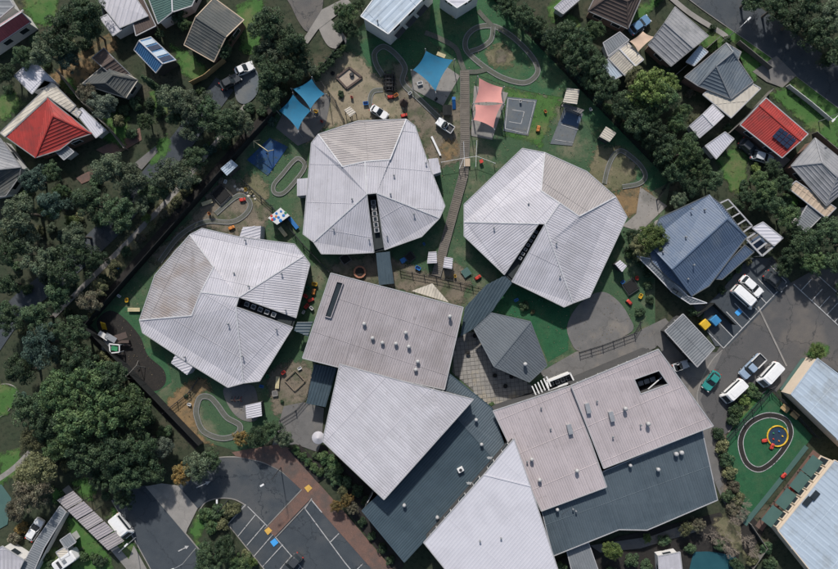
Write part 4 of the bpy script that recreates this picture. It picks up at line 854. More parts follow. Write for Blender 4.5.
def tree(px, py, rpx, kind, leaf, label, group=None, cat=None, sz=1.0):
    r = rpx/S; z = ZC[kind]*r*sz; p = W(px, py, z); TC[0] += 1
    lm, tm = PROTO[kind][TC[0] % len(PROTO[kind])]
    t = thing(NAMES[kind], label, cat or ('shrub' if kind == 'shrub' else 'tree'), (p.x, p.y, 0), group)
    t.rotation_euler = (0, 0, random.uniform(0, 6.28)); rr = r/1.05; t.scale = (rr*random.uniform(.9, 1.1), rr*random.uniform(.9, 1.1), rr*sz)
    c = bpy.data.objects.new('crown', lm); C.objects.link(c); c.parent = t; c.material_slots[0].link = 'OBJECT'; c.material_slots[0].material = LEAF[leaf]
    k = bpy.data.objects.new('trunk', tm); C.objects.link(k); k.parent = t
    return t
ADJ = dict(dark='dark green', gum='grey green', green='mid green', lime='bright yellow green', olive='olive', sage='pale sage', autumn='golden ochre', teal='blue green', brown='brownish')
DROP = set('dark dense very broad leafy green bright pale sage leaved grey rounded round yellow loose golden brown low small big clipped bushy'.split())
def grove(label, group, kind, items, sz=1.0):
    ws = label.split()
    while ws[0] in DROP: ws.pop(0)
    mean = sum(it[2] for it in items)/len(items); labs = []
    for it in items:
        size = 'large ' if it[2] > mean*1.12 else 'small ' if it[2] < mean*.88 else ''
        labs.append(size+ADJ[it[3]]+' '+' '.join(ws))
    for it, lb in zip(items, labs): tree(it[0], it[1], it[2], kind, it[3], lb, lb if labs.count(lb) > 1 else None, sz=sz)
grove('dark gum tree in the dense belt between side street and black fence', 'street belt gums', 'gum', [(104,168,22,'gum'),(128,176,20,'gum'),(152,186,16,'dark'),(176,176,22,'gum'),(192,160,16,'dark'),(88,204,20,'dark'),(112,212,20,'dark'),(134,204,15,'gum'),(74,236,20,'gum'),(96,258,16,'dark'),(64,262,22,'dark'),(38,262,20,'gum'),(86,300,16,'brown'),(56,298,18,'dark'),(72,330,20,'dark'),(100,288,10,'olive')])
grove('dark gum tree on the far side of the tree covered side street', 'far side gums', 'gum', [(18,212,24,'gum'),(50,206,18,'teal'),(8,246,22,'dark'),(24,236,20,'gum'),(4,284,16,'dark'),(36,318,18,'dark'),(10,322,16,'dark'),(40,344,22,'teal'),(20,372,20,'dark')])
grove('broad leafy green tree in the wood below the black fence corner', 'wood below fence', 'dense', [(78,360,22,'dark'),(58,392,26,'green'),(88,386,26,'green'),(112,378,22,'dark'),(46,420,22,'dark'),(76,424,28,'green'),(106,414,28,'green'),(132,412,26,'green'),(142,444,22,'dark'),(116,452,26,'dark'),(86,456,24,'dark'),(58,448,20,'green'),(30,410,22,'dark'),(34,438,18,'olive'),(120,396,16,'dark')])
grove('pale sage leaved tree at the edge of the wood beside the fence', None, 'dense', [(163,448,15,'sage')])
grove('tree at the wood edge above the lower left street', 'wood edge trees', 'dense', [(150,470,18,'dark'),(126,476,22,'dark'),(102,478,16,'dark'),(40,470,22,'olive'),(32,496,22,'brown'),(24,476,14,'olive'),(124,498,12,'dark'),(16,510,14,'brown')])
grove('rounded tree with ochre tips beside the arrowed car park lane', 'car park edge trees', 'dense', [(196,466,19,'gum'),(182,474,14,'autumn'),(211,460,14,'dark')])
grove('dark bushy tree on the car park island beside the marked bays', 'island trees', 'dense', [(226,548,17,'dark'),(210,560,18,'dark'),(240,566,15,'green'),(205,548,10,'dark')])
grove('low shrub on the curved car park island', 'island shrubs', 'shrub', [(205,514,10,'green'),(218,512,10,'dark'),(228,510,9,'olive'),(212,526,9,'green'),(236,508,7,'olive'),(222,524,8,'olive'),(252,562,7,'lime'),(246,554,6,'olive')])
grove('dark bushy tree between small scooter loop and brick path', 'loop edge trees', 'dense', [(256,436,15,'dark'),(272,430,13,'dark'),(284,438,11,'gum'),(242,438,10,'autumn')])
grove('dark tree in the tall clump behind the blue shade sails', 'sail clump trees', 'gum', [(268,22,22,'dark'),(288,38,20,'dark'),(274,48,18,'gum'),(300,52,14,'dark'),(258,56,14,'dark'),(272,72,20,'dark'),(292,70,16,'dark'),(232,114,15,'gum'),(268,94,17,'dark'),(220,124,20,'dark'),(238,124,16,'gum'),(308,68,12,'gum')])
grove('grey green gum tree beside the blue solar shed and street', 'shed side gums', 'gum', [(170,96,20,'gum'),(188,104,20,'gum'),(204,114,18,'dark'),(192,126,16,'gum'),(206,98,11,'gum'),(176,118,12,'dark')])
grove('tree behind the maroon and red roofs in the rough garden', 'rough garden trees', 'gum', [(76,12,24,'dark'),(58,34,20,'dark'),(92,30,16,'dark'),(44,52,18,'gum'),(22,58,14,'dark'),(66,58,14,'teal'),(6,72,14,'dark')])
grove('grey leaved tree beside the dark green hipped roof', 'grey garden trees', 'gum', [(100,104,18,'sage'),(88,92,12,'brown')])
grove('bright green rounded bush beside the gum trees', None, 'dense', [(146,122,11,'green')])
tree(150, 83, 10, 'cypress', 'dark', 'tall dark cypress leaning beside the blue solar shed')
grove('garden tree behind the teal green roof house', 'teal roof trees', 'dense', [(176,14,11,'dark'),(184,24,9,'green'),(160,34,7,'dark'),(222,50,13,'dark'),(228,38,9,'dark')])
grove('leafy garden tree below the red roof house', 'red house trees', 'dense', [(34,180,16,'teal'),(52,172,12,'dark'),(60,190,10,'green'),(26,196,9,'green'),(72,222,9,'lime'),(66,204,8,'teal')])
grove('rounded tree against the white two storey block', 'block side trees', 'dense', [(340,26,11,'dark'),(350,14,12,'green'),(352,30,9,'dark'),(340,10,9,'green'),(360,4,9,'dark')])
grove('clipped hedge bush along the fence by the sandpit', 'sandpit hedge', 'dense', [(336,54,7,'dark'),(330,62,7,'dark'),(322,68,7,'dark'),(316,74,7,'dark'),(342,48,6,'green')])
grove('dense dark tree in the belt along the upper lawn fence', 'lawn fence belt', 'dense', [(524,18,16,'dark'),(508,6,14,'dark'),(540,26,14,'dark'),(552,40,16,'dark'),(566,32,16,'dark'),(578,44,20,'dark'),(592,30,14,'green'),(576,62,18,'dark'),(596,66,16,'dark'),(604,88,18,'dark'),(622,104,18,'dark'),(590,82,12,'dark'),(638,122,18,'dark'),(656,134,18,'dark'),(668,148,18,'dark'),(684,152,20,'green'),(676,172,16,'dark'),(698,168,16,'green'),(664,160,12,'dark'),(694,184,14,'dark'),(712,180,14,'dark')])
grove('big bright leafy tree between the cream shed and white garage', 'big bright trees', 'dense', [(648,88,24,'lime'),(634,80,16,'olive'),(662,98,18,'green'),(646,112,18,'green'),(668,84,14,'lime')])
grove('small garden tree beside the white gable garage', 'garage trees', 'dense', [(684,112,12,'green'),(694,120,9,'olive'),(676,124,12,'green'),(690,140,10,'dark')])
grove('rounded green tree between the navy house and red solar house', 'navy house trees', 'dense', [(758,178,13,'green'),(774,168,11,'dark'),(766,190,15,'green'),(782,184,12,'dark'),(774,206,15,'dark'),(788,218,16,'green'),(758,202,12,'dark'),(746,196,10,'dark'),(738,206,9,'dark'),(792,232,12,'dark')])
grove('tree between brown panel pod and navy house', 'pod side trees', 'dense', [(652,238,18,'lime'),(640,246,14,'olive'),(664,246,12,'olive'),(632,236,10,'dark')])
grove('tree at the lawn fence corner by the tan soil patch', 'lawn corner trees', 'dense', [(679,201,11,'gum'),(690,206,8,'dark')])
grove('dense dark tree above the right hand car park bays', 'bay end trees', 'dense', [(806,240,18,'dark'),(828,234,18,'dark'),(790,256,14,'dark'),(812,262,16,'green'),(836,264,18,'dark'),(784,270,11,'dark'),(846,286,14,'dark'),(850,244,18,'dark')])
grove('very dark tree massed across the street from the red solar house', 'across street trees', 'dense', [(752,-2,18,'dark'),(774,8,18,'dark'),(796,20,20,'dark'),(818,34,20,'dark'),(840,50,20,'dark'),(786,-8,18,'dark'),(808,2,20,'dark'),(832,16,20,'gum'),(856,30,20,'dark'),(850,74,14,'dark'),(826,60,10,'dark'),(860,92,14,'dark')])
grove('yellow green round bush below the dark blue green roof', 'lower bushes', 'dense', [(612,549,14,'lime'),(685,528,10,'olive'),(647,538,6,'lime'),(698,524,9,'brown')])
grove('dark shrub in the bed along the right school wing end', 'wing end shrubs', 'shrub', [(722,446,9,'olive'),(726,460,9,'dark'),(730,472,9,'olive'),(734,486,8,'brown'),(738,498,9,'olive'),(718,434,8,'dark'),(734,508,9,'brown'),(742,514,8,'sage'),(728,496,8,'dark')])
grove('green shrub between the two white vans and the turf', 'van bed shrubs', 'shrub', [(752,390,8,'green'),(744,400,8,'lime'),(736,410,9,'green'),(757,395,6,'dark'),(733,420,8,'dark')])
grove('yellow green bush in the bed above the cream walled block', None, 'dense', [(817,351,10,'lime')])
grove('clipped green hedge bush beside the pale pointed roof', 'entry hedge', 'shrub', [(296,450,6,'green'),(302,456,6,'green'),(308,462,6,'green'),(314,468,6,'green'),(320,472,6,'green'),(324,458,8,'green'),(332,462,8,'green'),(330,472,8,'dark'),(338,468,7,'green'),(316,456,5,'dark')])
grove('golden brown shrub beside the brick path and teal roof', 'golden shrubs', 'dense', [(346,500,9,'autumn'),(336,506,8,'autumn'),(352,508,8,'brown'),(342,492,7,'olive')])
grove('dark low shrub in the bed along the teal wing wall', 'teal wall shrubs', 'shrub', [(362,522,6,'dark'),(372,536,6,'dark'),(382,548,6,'dark'),(390,560,6,'dark'),(336,480,8,'dark'),(346,482,8,'dark'),(358,490,8,'dark'),(366,502,7,'dark')])
grove('low shrub in the bed along the pink wing wall', 'pink wall shrubs', 'shrub', [(580,384,5,'olive'),(590,379,5,'dark'),(600,375,5,'brown'),(610,371,5,'olive'),(620,367,5,'dark'),(630,362,5,'olive'),(640,357,5,'dark'),(492,405,4,'green'),(648,353,4,'dark')])
grove('dark shrub around the coloured bins and shed', 'bin shrubs', 'shrub', [(692,312,6,'dark'),(700,316,5,'dark'),(728,276,6,'dark'),(738,268,6,'green'),(748,262,5,'olive'),(722,290,5,'dark')])
grove('dark garden shrub near the blue pool and bottom garden', 'bottom garden shrubs', 'shrub', [(560,568,9,'dark'),(632,560,9,'dark'),(646,566,8,'dark'),(664,540,8,'dark'),(690,548,7,'dark'),(720,545,8,'dark'),(736,566,9,'dark'),(752,560,8,'olive'),(766,548,8,'dark'),(770,564,9,'dark'),(610,572,8,'dark')])
grove('dark shrub along the right hand edge of the lawn', 'lawn edge shrubs', 'shrub', [(640,262,8,'dark'),(648,272,7,'dark'),(648,286,6,'dark'),(650,300,6,'dark'),(640,312,6,'dark'),(630,254,6,'green')])
grove('garden shrub beside the corner house and long narrow roof', 'corner shrubs', 'shrub', [(14,538,8,'brown'),(22,528,8,'autumn'),(10,552,6,'dark'),(44,556,7,'green'),(52,566,8,'dark'),(84,556,7,'green'),(100,562,8,'dark'),(94,556,5,'green')])
grove('garden shrub among the upper right houses', 'upper right shrubs', 'shrub', [(664,72,7,'dark'),(676,80,6,'dark'),(690,94,6,'brown'),(712,28,5,'dark'),(728,40,5,'green'),(742,144,5,'dark'),(728,128,6,'dark'),(744,186,7,'dark'),(756,168,6,'lime'),(800,196,6,'dark'),(786,200,7,'dark'),(808,196,6,'dark')])
grove('low tussock shrub in the dry verge along the black fence', 'verge shrubs', 'shrub', [(186,190,7,'olive'),(176,202,7,'olive'),(164,214,7,'brown'),(152,226,6,'olive'),(140,238,7,'brown'),(126,252,7,'dark'),(114,266,7,'olive'),(104,278,6,'dark'),(196,180,6,'dark'),(146,218,6,'lime')])
grove('small round shrub beside the play yard of the stained panel pod', 'yard shrubs', 'shrub', [(341,94,4.5,'dark'),(430,172,4,'olive'),(524,306,6,'dark'),(533,312,3,'olive'),(408,262,3,'dark'),(282,402,2.5,'dark'),(186,396,3,'dark')])
grove('understorey shrub beneath the gums of the side street', None, 'shrub', [(random.uniform(0,1)*0+x+random.uniform(-6,6), y+random.uniform(-6,6), random.uniform(6,10), random.choice(('dark','dark','teal','olive','gum'))) for x, y in ((96,186),(120,192),(146,196),(162,190),(100,222),(122,226),(80,220),(60,240),(84,250),(50,276),(74,284),(30,284),(14,270),(66,314),(88,316),(46,330),(20,340),(60,352),(30,356),(100,352),(110,366),(130,388),(150,424),(164,436),(14,230),(36,228),(52,222),(8,300),(70,372),(20,396),(60,466),(110,490),(184,186),(206,146),(222,140),(250,112),(268,118))])
grove('understorey shrub in the rough garden behind the roofs', None, 'shrub', [(x, y, r, c) for x, y, r, c in ((60,20,8,'dark'),(86,44,8,'dark'),(70,44,7,'olive'),(36,40,8,'dark'),(112,104,8,'dark'),(124,110,7,'dark'),(118,122,8,'olive'),(132,134,7,'dark'),(160,112,7,'dark'),(8,90,7,'dark'),(46,64,6,'dark'),(136,104,8,'dark'),(150,104,7,'dark'),(200,90,6,'green'),(262,112,6,'dark'),(282,88,7,'dark'))])
grove('understorey shrub filling the tree belt of the upper lawn', None, 'shrub', [(498+i*9.2+random.uniform(-4,4), -6+i*9.4+random.uniform(-3,3), random.uniform(6,9), random.choice(('dark','dark','green','teal'))) for i in range(20)])
# bare branching shrubs
def bare(px, py, r, label, group, sd):
    rg = np.random.default_rng(sd); mb = MB(); z0 = .0
    def grow(p, d, L, rad, lv):
        q = p+d*L; mb.tube([p, (p+q)/2+Vector(rg.normal(size=3)*L*.06), q], [rad, rad*.8, rad*.55], 4)
        if lv:
            for _ in range(4): grow(q, (d+Vector(rg.normal(size=3))*.55+Vector((0, 0, .15))).normalized(), L*.7, rad*.5, lv-1)
    for _ in range(6): grow(Vector((0, 0, 0)), Vector((rg.normal()*.6, rg.normal()*.6, 1)).normalized(), r/S*.55, .07, 3)
    p = W(px, py, 1); o = mb.build('bare_shrub', M('bare_twig', (.26, .22, .18), (.2, .17, .14), 1, .9)); o.location = (p.x, p.y, 0); setp(o, label, 'shrub', group)
for i, (x, y, r) in enumerate(((742,505,10),(734,518,10),(724,540,10),(744,538,9),(730,550,9),(712,536,9),(752,552,8))): bare(x, y, r, 'pale leafless shrub between the turf track and the lower garden', 'leafless shrubs', 30+i)
# ---------------------------------------------------------------- fences
ribbon('planting_bed_or_shade', [(273,108),(180,212),(86,322),(92,334),(198,446)], 9, .006, m_mulch_shade, smooth=False)  # no real bed: dark band of tree shade painted as mulch-coloured ground
def fence(name, label, pts, h, m, step=2.4, group=None, rail=False, cap=None):
    c = W(*pts[0]); t = thing(name, label, 'fence', c, group)
    for a, b in zip(pts[:-1], pts[1:]):
        A, B = W(*a), W(*b); d = B-A; n = max(1, round(d.length/step)); rz = math.atan2(d.y, d.x); L = d.length/n
        me = None
        for i in range(n):
            p = A+d*((i+.5)/n)
            if me is None:
                mb = MB()
                if rail:
                    for z in (.25, .6, .95): mb.box((0, 0, h*z), (L, .05, .06), 0)
                    for k in range(int(L/.3)): mb.box((-L/2+(k+.5)*.3, 0, h*.5), (.03, .03, h*.9), 0)
                else:
                    mb.box((0, 0, h/2), (L-.02, .06, h), 0); mb.box((0, 0, h-.02), (L-.02, .09, .06), 0)
                me = mb.mesh('fence_panel'); me.materials.append(m)
            o = bpy.data.objects.new('fence_panel', me); C.objects.link(o); o.parent = t; o.location = p-c; o.rotation_euler = (0, 0, rz)
        pm = MB().box((0, 0, h/2+.04), (.12, .12, h+.08)).mesh('fence_post'); pm.materials.append(cap or m)
        for i in range(n+1):
            o = bpy.data.objects.new('fence_post', pm); C.objects.link(o); o.parent = t; o.location = A+d*(i/n)-c; o.rotation_euler = (0, 0, rz)
    return t
fence('boundary_fence', 'tall black fence along the tree covered side street', [(278,112),(90,325),(203,442)], 2.4, m_fence)
fence('boundary_fence', 'long dark fence along the upper lawn under dense trees', [(486,-8),(578,88),(668,180),(656,200)], 1.6, m_fence, rail=True)
fence('boundary_fence', 'dark fence beside the sandpit hedge behind blue sails', [(278,112),(318,76),(345,44)], 2.0, m_fence)
fence('yard_fence', 'low black yard fence from pale blue shed to the mural roof shed', [(238,176),(272,206),(303,244),(330,272)], 1.2, m_dark, rail=True)
fence('yard_fence', 'low black yard fence from the table by the sandpit to sails slab', [(322,84),(336,102),(344,120)], 1.2, m_dark, rail=True)
fence('yard_fence', 'low black yard fence below the boardwalk end', [(400,270),(436,277),(484,288)], 1.2, m_dark, rail=True)
fence('yard_fence', 'low black curved yard fence beside the sandy play corner', [(312,378),(308,396),(296,410),(280,420)], 1.2, m_dark, rail=True)
fence('yard_fence', 'low black yard fence around the rounded grey paving', [(579,352),(602,345),(634,333),(640,322)], 1.2, m_dark, rail=True)
fence('yard_fence', 'low black yard fence below the mulch bed', [(165,412),(190,392),(200,378)], 1.2, m_dark, rail=True)
fence('pine_fence', 'yellow pine fence beside the slate gable house', [(193,85),(207,78),(226,62)], 1.8, m_pine)
fence('picket_fence', 'weathered white front fence beside red solar house', [(786,87),(808,104),(828,121)], 1.2, m_wallw, 1.6)
fence('paling_fence', 'grey paling fence between red roof house and gums', [(60,72),(84,102),(112,130),(128,150)], 1.7, m_fencew)
fence('paling_fence', 'grey paling fence behind the light grey tiled house', [(654,2),(664,-8)], 1.7, m_fencew)
fence('paling_fence', 'grey paling fence between grey tiled house and slate blue house', [(672,78),(700,54),(716,40)], 1.7, m_fencew)
fence('paling_fence', 'grey paling fence beside the slate blue house garden', [(736,44),(768,70)], 1.5, m_fencew)
fence('paling_fence', 'grey paling fence between white verandah and red solar house', [(706,152),(744,118),(768,92)], 1.7, m_fencew)
fence('paling_fence', 'grey paling fence beside tan verandah and grey hip house', [(812,134),(838,156)], 1.6, m_fencew)
fence('yard_fence', 'black mesh fence between turf track and the vans', [(726,438),(768,390)], 1.5, m_dark, rail=True)
fence('yard_fence', 'black mesh fence between turf track and cream walled block', [(770,389),(814,436)], 1.5, m_dark, rail=True)
fence('bin_screen', 'black screen fence around the coloured bins', [(694,316),(710,303),(731,324)], 1.7, m_fence, 2.0)
fence('yard_fence', 'low fence below the turf along bare shrubs', [(748,522),(764,546),(750,566)], 1.2, m_fencew)
# ---------------------------------------------------------------- shade sails
def sail(label, pts, zs, m, group=None, sag=.5):
    P_ = [W(x, y, z) for (x, y), z in zip(pts, zs)]; c = sum(P_, Vector())/4; t = thing('shade_sail', label, 'shade sail', (c.x, c.y, 0), group)
    N = 14; vs_ = []
    for i in range(N+1):
        for j in range(N+1):
            u, v = i/N, j/N
            uu = u; vv = v
            p = P_[0].lerp(P_[1], u).lerp(P_[3].lerp(P_[2], u), v)
            pull = .16*(4*u*(1-u)*(2*v-1)**2+4*v*(1-v)*(2*u-1)**2)*.75
            q = p+(c-p)*pull; q.z = p.z-sag*16*u*(1-u)*v*(1-v)*.35; vs_.append(q)
    f = [(i*(N+1)+j, (i+1)*(N+1)+j, (i+1)*(N+1)+j+1, i*(N+1)+j+1) for i in range(N) for j in range(N)]
    n = len(vs_); mb = MB(); mb.add(vs_+[q-Vector((0, 0, .02)) for q in vs_], f+[tuple(k+n for k in g_[::-1]) for g_ in f])
    mb.build('canopy', m, t, smooth=True)
    for p in P_:
        o = p+(p-Vector((c.x, c.y, p.z))).normalized()*.35
        MB().tube([(o.x, o.y, 0), (o.x, o.y, p.z+.15)], .07, 8).build('post', m_steel, t); 
        mb = MB(); mb.bar(p, Vector((o.x, o.y, p.z+.05)), .03, .03); mb.build('cable', m_steel, t)
sail('blue shade sail at the corner of the sandpit side slab', [(293,89),(311.7,79),(324.5,94),(310.5,109)], [3.4, 4.0, 3.3, 3.9], m_sailb)
sail('blue shade sail nearer the blue rubber mat and black fence', [(278.5,110.5),(293,94.5),(311,110.5),(298,130)], [3.3, 3.9, 3.3, 3.8], m_sailb)
sail('blue shade sail over a pale slab beside the boardwalk', [(413,70),(426,51),(453,60),(435.5,91)], [3.3, 4.0, 3.4, 4.0], m_sailb)
sail('pink shade sail closer to the oval scooter track', [(479,78),(502.5,87.5),(503,103.5),(474.5,103)], [4.0, 3.4, 3.8, 3.3], m_sailp)
sail('pink shade sail farther from the oval scooter track', [(475,104.5),(502,104),(493.5,128),(473.5,120)], [3.4, 3.9, 3.3, 3.9], m_sailp)
sail('peach shade sail between cream gable shed and grey tiled house', [(629.7,41.5),(643,31.5),(654.5,37),(638,52)], [3.2, 2.8, 3.2, 2.8], m_saile)
# ---------------------------------------------------------------- vehicles
PAINT = {}
def paint(n, c):
    if n not in PAINT: PAINT[n] = M('car_paint_'+n, c, tuple(x*.93 for x in c), 2, .3)
    return PAINT[n]
def rr(x0, x1, wd, r, z, k=3):
    o = []
    for cx, cy, a0 in ((x1-r, wd/2-r, 0), (x0+r, wd/2-r, 90), (x0+r, -wd/2+r, 180), (x1-r, -wd/2+r, 270)):
        for i in range(k+1): a = R(a0+90*i/k); o.append((cx+r*math.cos(a), cy+r*math.sin(a), z))
    return o
def layered(mb, L):
    n = len(L[0]); vs_ = [p for l_ in L for p in l_]
    return mb.add(vs_, [tuple(range(n))[::-1], tuple(range((len(L)-1)*n, len(L)*n))]+[(i*n+j, i*n+(j+1) % n, (i+1)*n+(j+1) % n, (i+1)*n+j) for i in range(len(L)-1) for j in range(n)])
def vehicle(px, py, d, kind, col, label, L=4.4, wd=1.8, group=None):
    t = thing('parked_'+{'car': 'car', 'van': 'van', 'ute': 'utility_truck'}[kind], label, {'car': 'car', 'van': 'van', 'ute': 'utility truck'}[kind], (0, 0, 0), group); pm = paint(*col); h = L/2
    if kind == 'van':
        b = layered(MB(), [rr(-h, h, wd*.96, .25, .3), rr(-h, h, wd, .3, .7), rr(-h, h-.1, wd, .3, 1.0), rr(-h+.03, h-.75, wd*.93, .28, 1.75), rr(-h+.1, h-.95, wd*.85, .25, 1.95)]).build('body', pm, t)
        for s in (-1, 1): MB().add([(-h+.45, s*(wd*.5+.005), 1.08), (h-.75, s*(wd*.5+.005), 1.08), (h-1.05, s*(wd*.47+.012), 1.62), (-h+.45, s*(wd*.47+.012), 1.62)], [(0, 1, 2, 3) if s < 0 else (3, 2, 1, 0)]).build('side_window', m_glass, t)
        MB().add([(h-.10, -wd*.40, 1.06), (h-.10, wd*.40, 1.06), (h-.68, wd*.37, 1.7), (h-.68, -wd*.37, 1.7)], [(0, 1, 2, 3)]).build('windscreen', m_glass, t)
        MB().add([(-h-.012, -wd*.38, 1.05), (-h-.012, wd*.38, 1.05), (-h+.015, wd*.36, 1.6), (-h+.015, -wd*.36, 1.6)], [(3, 2, 1, 0)]).build('rear_window', m_glass, t)
        MB().box((-.3, 0, 1.97), (L*.5, wd*.55, .03)).build('roof_panel', pm, t)
    elif kind == 'car':
        layered(MB(), [rr(-h, h, wd*.95, .35, .25), rr(-h, h, wd, .45, .55), rr(-h+.05, h-.05, wd*.98, .45, .78), rr(-h+.12, h-.18, wd*.92, .4, .86)]).build('body', pm, t)
        g_ = layered(MB(), [rr(-h+.3, h-1.15, wd*.9, .3, .84), rr(-h+.75, h-1.95, wd*.74, .25, 1.38)]).build('glass_house', m_glass, t)
        layered(MB(), [rr(-h+.72, h-1.92, wd*.76, .25, 1.36), rr(-h+.8, h-2.0, wd*.7, .25, 1.45)]).build('roof', pm, t)
        for s in (-1, 1):
            for (xa, xb) in ((h-1.2, h-1.95), (-.15, -.15), (-h+.35, -h+.78)): MB().bar((xa, s*wd*.455, .86), (xb, s*wd*.375, 1.4), .07, .05).build('pillar', pm, t)
    else:
        layered(MB(), [rr(-h, h, wd*.95, .25, .35), rr(-h, h, wd, .3, .65), rr(-h+.03, h-.05, wd*.98, .3, .9), rr(-h+.06, h-.15, wd*.93, .3, .98)]).build('body', pm, t)
        layered(MB(), [rr(-.35, h-1.15, wd*.9, .25, .96), rr(-.25, h-1.75, wd*.76, .22, 1.55)]).build('glass_house', m_glass, t)
        layered(MB(), [rr(-.3, h-1.7, wd*.78, .22, 1.53), rr(-.22, h-1.8, wd*.72, .2, 1.62)]).build('roof', pm, t)
        MB().box((-h+(h-.45)/2+.02, 0, 1.0), (h-.55, wd*.84, .06)).build('tray_floor', m_dark, t)
        mb = MB()
        for s in (-1, 1): mb.box((-h+(h-.4)/2, s*wd*.47, 1.12), (h-.4, .07, .32))
        mb.box((-h+.03, 0, 1.12), (.07, wd*.94, .32)); mb.build('tray_side', pm if col[0] != 'bluegrey' else m_wallw, t)
    for x in (-h*.62, h*.64):
        for s in (-1, 1):
            w_ = MB(); w_.tube([(x, s*(wd/2-.2), .33), (x, s*(wd/2+.01), .33)], .33, 14); ty = w_.build('tyre', m_black, t)
            MB().tube([(x, s*(wd/2+.0), .33), (x, s*(wd/2+.025), .33)], .2, 10).build('rim', m_steel, ty)
    for s in (-1, 1):
        MB().box((h-.04, s*wd*.36, .68), (.12, .34, .16)).build('headlight', m_white, t); MB().box((-h+.03, s*wd*.38, .74), (.1, .26, .16)).build('tail_light', m_rd, t)
        MB().box((h-(1.0 if kind == 'van' else 1.55), s*(wd/2+.08), 1.05), (.1, .2, .14)).build('mirror', m_dark, t)
    p = W(px, py, 1.0); t.location = (p.x, p.y, .1); t.rotation_euler = (0, 0, math.atan2(-d[1], d[0])); return t
WH, SV, TL, BG, DK = ('white', (.68, .68, .67)), ('silver', (.45, .46, .47)), ('teal', (.03, .21, .19)), ('bluegrey', (.24, .31, .40)), ('charcoal', (.05, .055, .06))
vehicle(733.5,391,(-1,.93),'van',WH,'white van with dark side windows parked beside the teal car', 4.9, 1.95)
vehicle(770,374.5,(-1,1.1),'van',WH,'white van parked against the green strip by the cream walled block', 4.9, 1.95)
vehicle(752.5,366.5,(-1,1.0),'ute',BG,'blue grey utility truck with open tray between the white vans', 5.2, 1.85)
vehicle(712,381,(-.75,1),'car',TL,'teal green hatchback parked beside the white vans', 3.9, 1.75)
vehicle(744.5,297,(1,.9),'van',WH,'white van in marked bay beside the blue disabled bay sign', 5.0, 1.9)
vehicle(752,286,(1,.9),'car',WH,'white station wagon in marked bay next to the white van', 4.6, 1.8)
vehicle(775.5,281,(1,.85),'car',DK,'dark car in shade under the trees at the bay end', 4.4, 1.8)
vehicle(121.5,526,(1,1.25),'van',WH,'white van parked half on the verge of the lower left street', 4.6, 2.0)
vehicle(379,112,(1,.62),'car',WH,'small white car on the worn sand above fawn top panel', 3.5, 1.5)
vehicle(445,125.5,(-1,-.68),'ute',WH,'small white utility truck on the playground beside the boardwalk', 3.4, 1.45)
vehicle(244,68.5,(1,-.45),'car',WH,'white car parked on the oval driveway under gums', 3.6, 1.7)
vehicle(230,81,(1,-.55),'car',DK,'dark car parked beside the white one on the driveway', 4.0, 1.7)
vehicle(640,24.5,(1,-.75),'car',('blue', (.12, .22, .34)),'blue car beside the brown tiled house', 4.2, 1.8)
vehicle(34,530,(.6,-1),'car',WH,'white car in the lane beside the small green court', 4.3, 1.75)
vehicle(763,157,(1,.3),'car',SV,'silver car behind the red solar house', 4.2, 1.8)
vehicle(750,148,(1,.9),'car',DK,'dark car behind the red solar house beside the silver one', 4.2, 1.8)
vehicle(681,366,(1,-.35),'car',SV,'small silver car beside the long grey shed', 2.9, 1.5)
vehicle(292,564,(-1,1.1),'car',DK,'dark car in a marked bay beside the blue bay symbol', 4.3, 1.8)
# white caravan
t = thing('caravan', 'white caravan beside the tiny beige shed', 'caravan', (0, 0, 0))
layered(MB(), [rr(-2.2, 2.2, 2.0, .3, .4), rr(-2.2, 2.2, 2.1, .35, 1.2), rr(-2.15, 2.1, 2.05, .35, 2.1), rr(-2.0, 1.9, 1.8, .3, 2.3)]).build('body', m_white, t); MB().box((.2, 0, 2.33), (.7, .7, .12)).build('roof_hatch', m_rg2, t)
MB().box((-.9, 0, 2.33), (.5, 1.4, .08)).build('roof_vent', m_dark, t); MB().bar((2.2, 0, .5), (3.1, 0, .45), .15, .1).build('drawbar', m_dark, t)
for s in (-1, 1): MB().tube([(-.2, s*.85, .33), (-.2, s*1.06, .33)], .33, 12).build('tyre', m_black, t)
p = W(66,560,1.5); t.location = (p.x, p.y, .05); t.rotation_euler = (0, 0, R(35))
# ---------------------------------------------------------------- small shelters
def shelter(name, label, q, z, m, post=True, wall=None, cat='shelter', pitch=.4):
    P_ = V(q, z); c = sum(P_, Vector())/len(P_); t = thing(name, label, cat, (c.x, c.y, 0)); mb = MB(); slab(mb, P_, .12); o = mb.build('roof_sheet', m, t)
    if pitch: mb = MB(); rib_mesh(mb, P_, pitch, (P_[1]-P_[0]).to_2d()); mb.build('rib', m, o, kind='stuff')
    if wall:
        Q = [p+(Vector((c.x, c.y, z))-p)*.12 for p in P_]; ar = sum(Q[i].x*Q[(i+1) % 4].y-Q[(i+1) % 4].x*Q[i].y for i in range(4))
        if ar < 0: Q = Q[::-1]
        mb = MB(); mb.prism(Q, 0, z-.1).build('wall', wall, t)
    else:
        for p in P_: d = (Vector((c.x, c.y, z))-p)*.1; MB().bar((p.x+d.x, p.y+d.y, 0), (p.x+d.x, p.y+d.y, z-.05), .12, .12).build('post', m_dark, t)
    return t
shelter('picnic_shelter', 'pale timber roof shelter above the blue grey court', [(567,88),(579.5,89.5),(577,104.5),(563,102)], 2.6, m_cream)
t = shelter('bench_shelter', 'long low grey seat shelter at the end of the blue grey court', [(561,106),(564,103),(584,110),(581,114)], 1.9, m_concd)
shelter('garden_shed', 'small shed with pale square roof on the lawn by the fence', [(606,126.5),(616.5,133),(609.5,142),(599.5,136.5)], 2.3, m_cream, wall=m_walld, cat='shed')
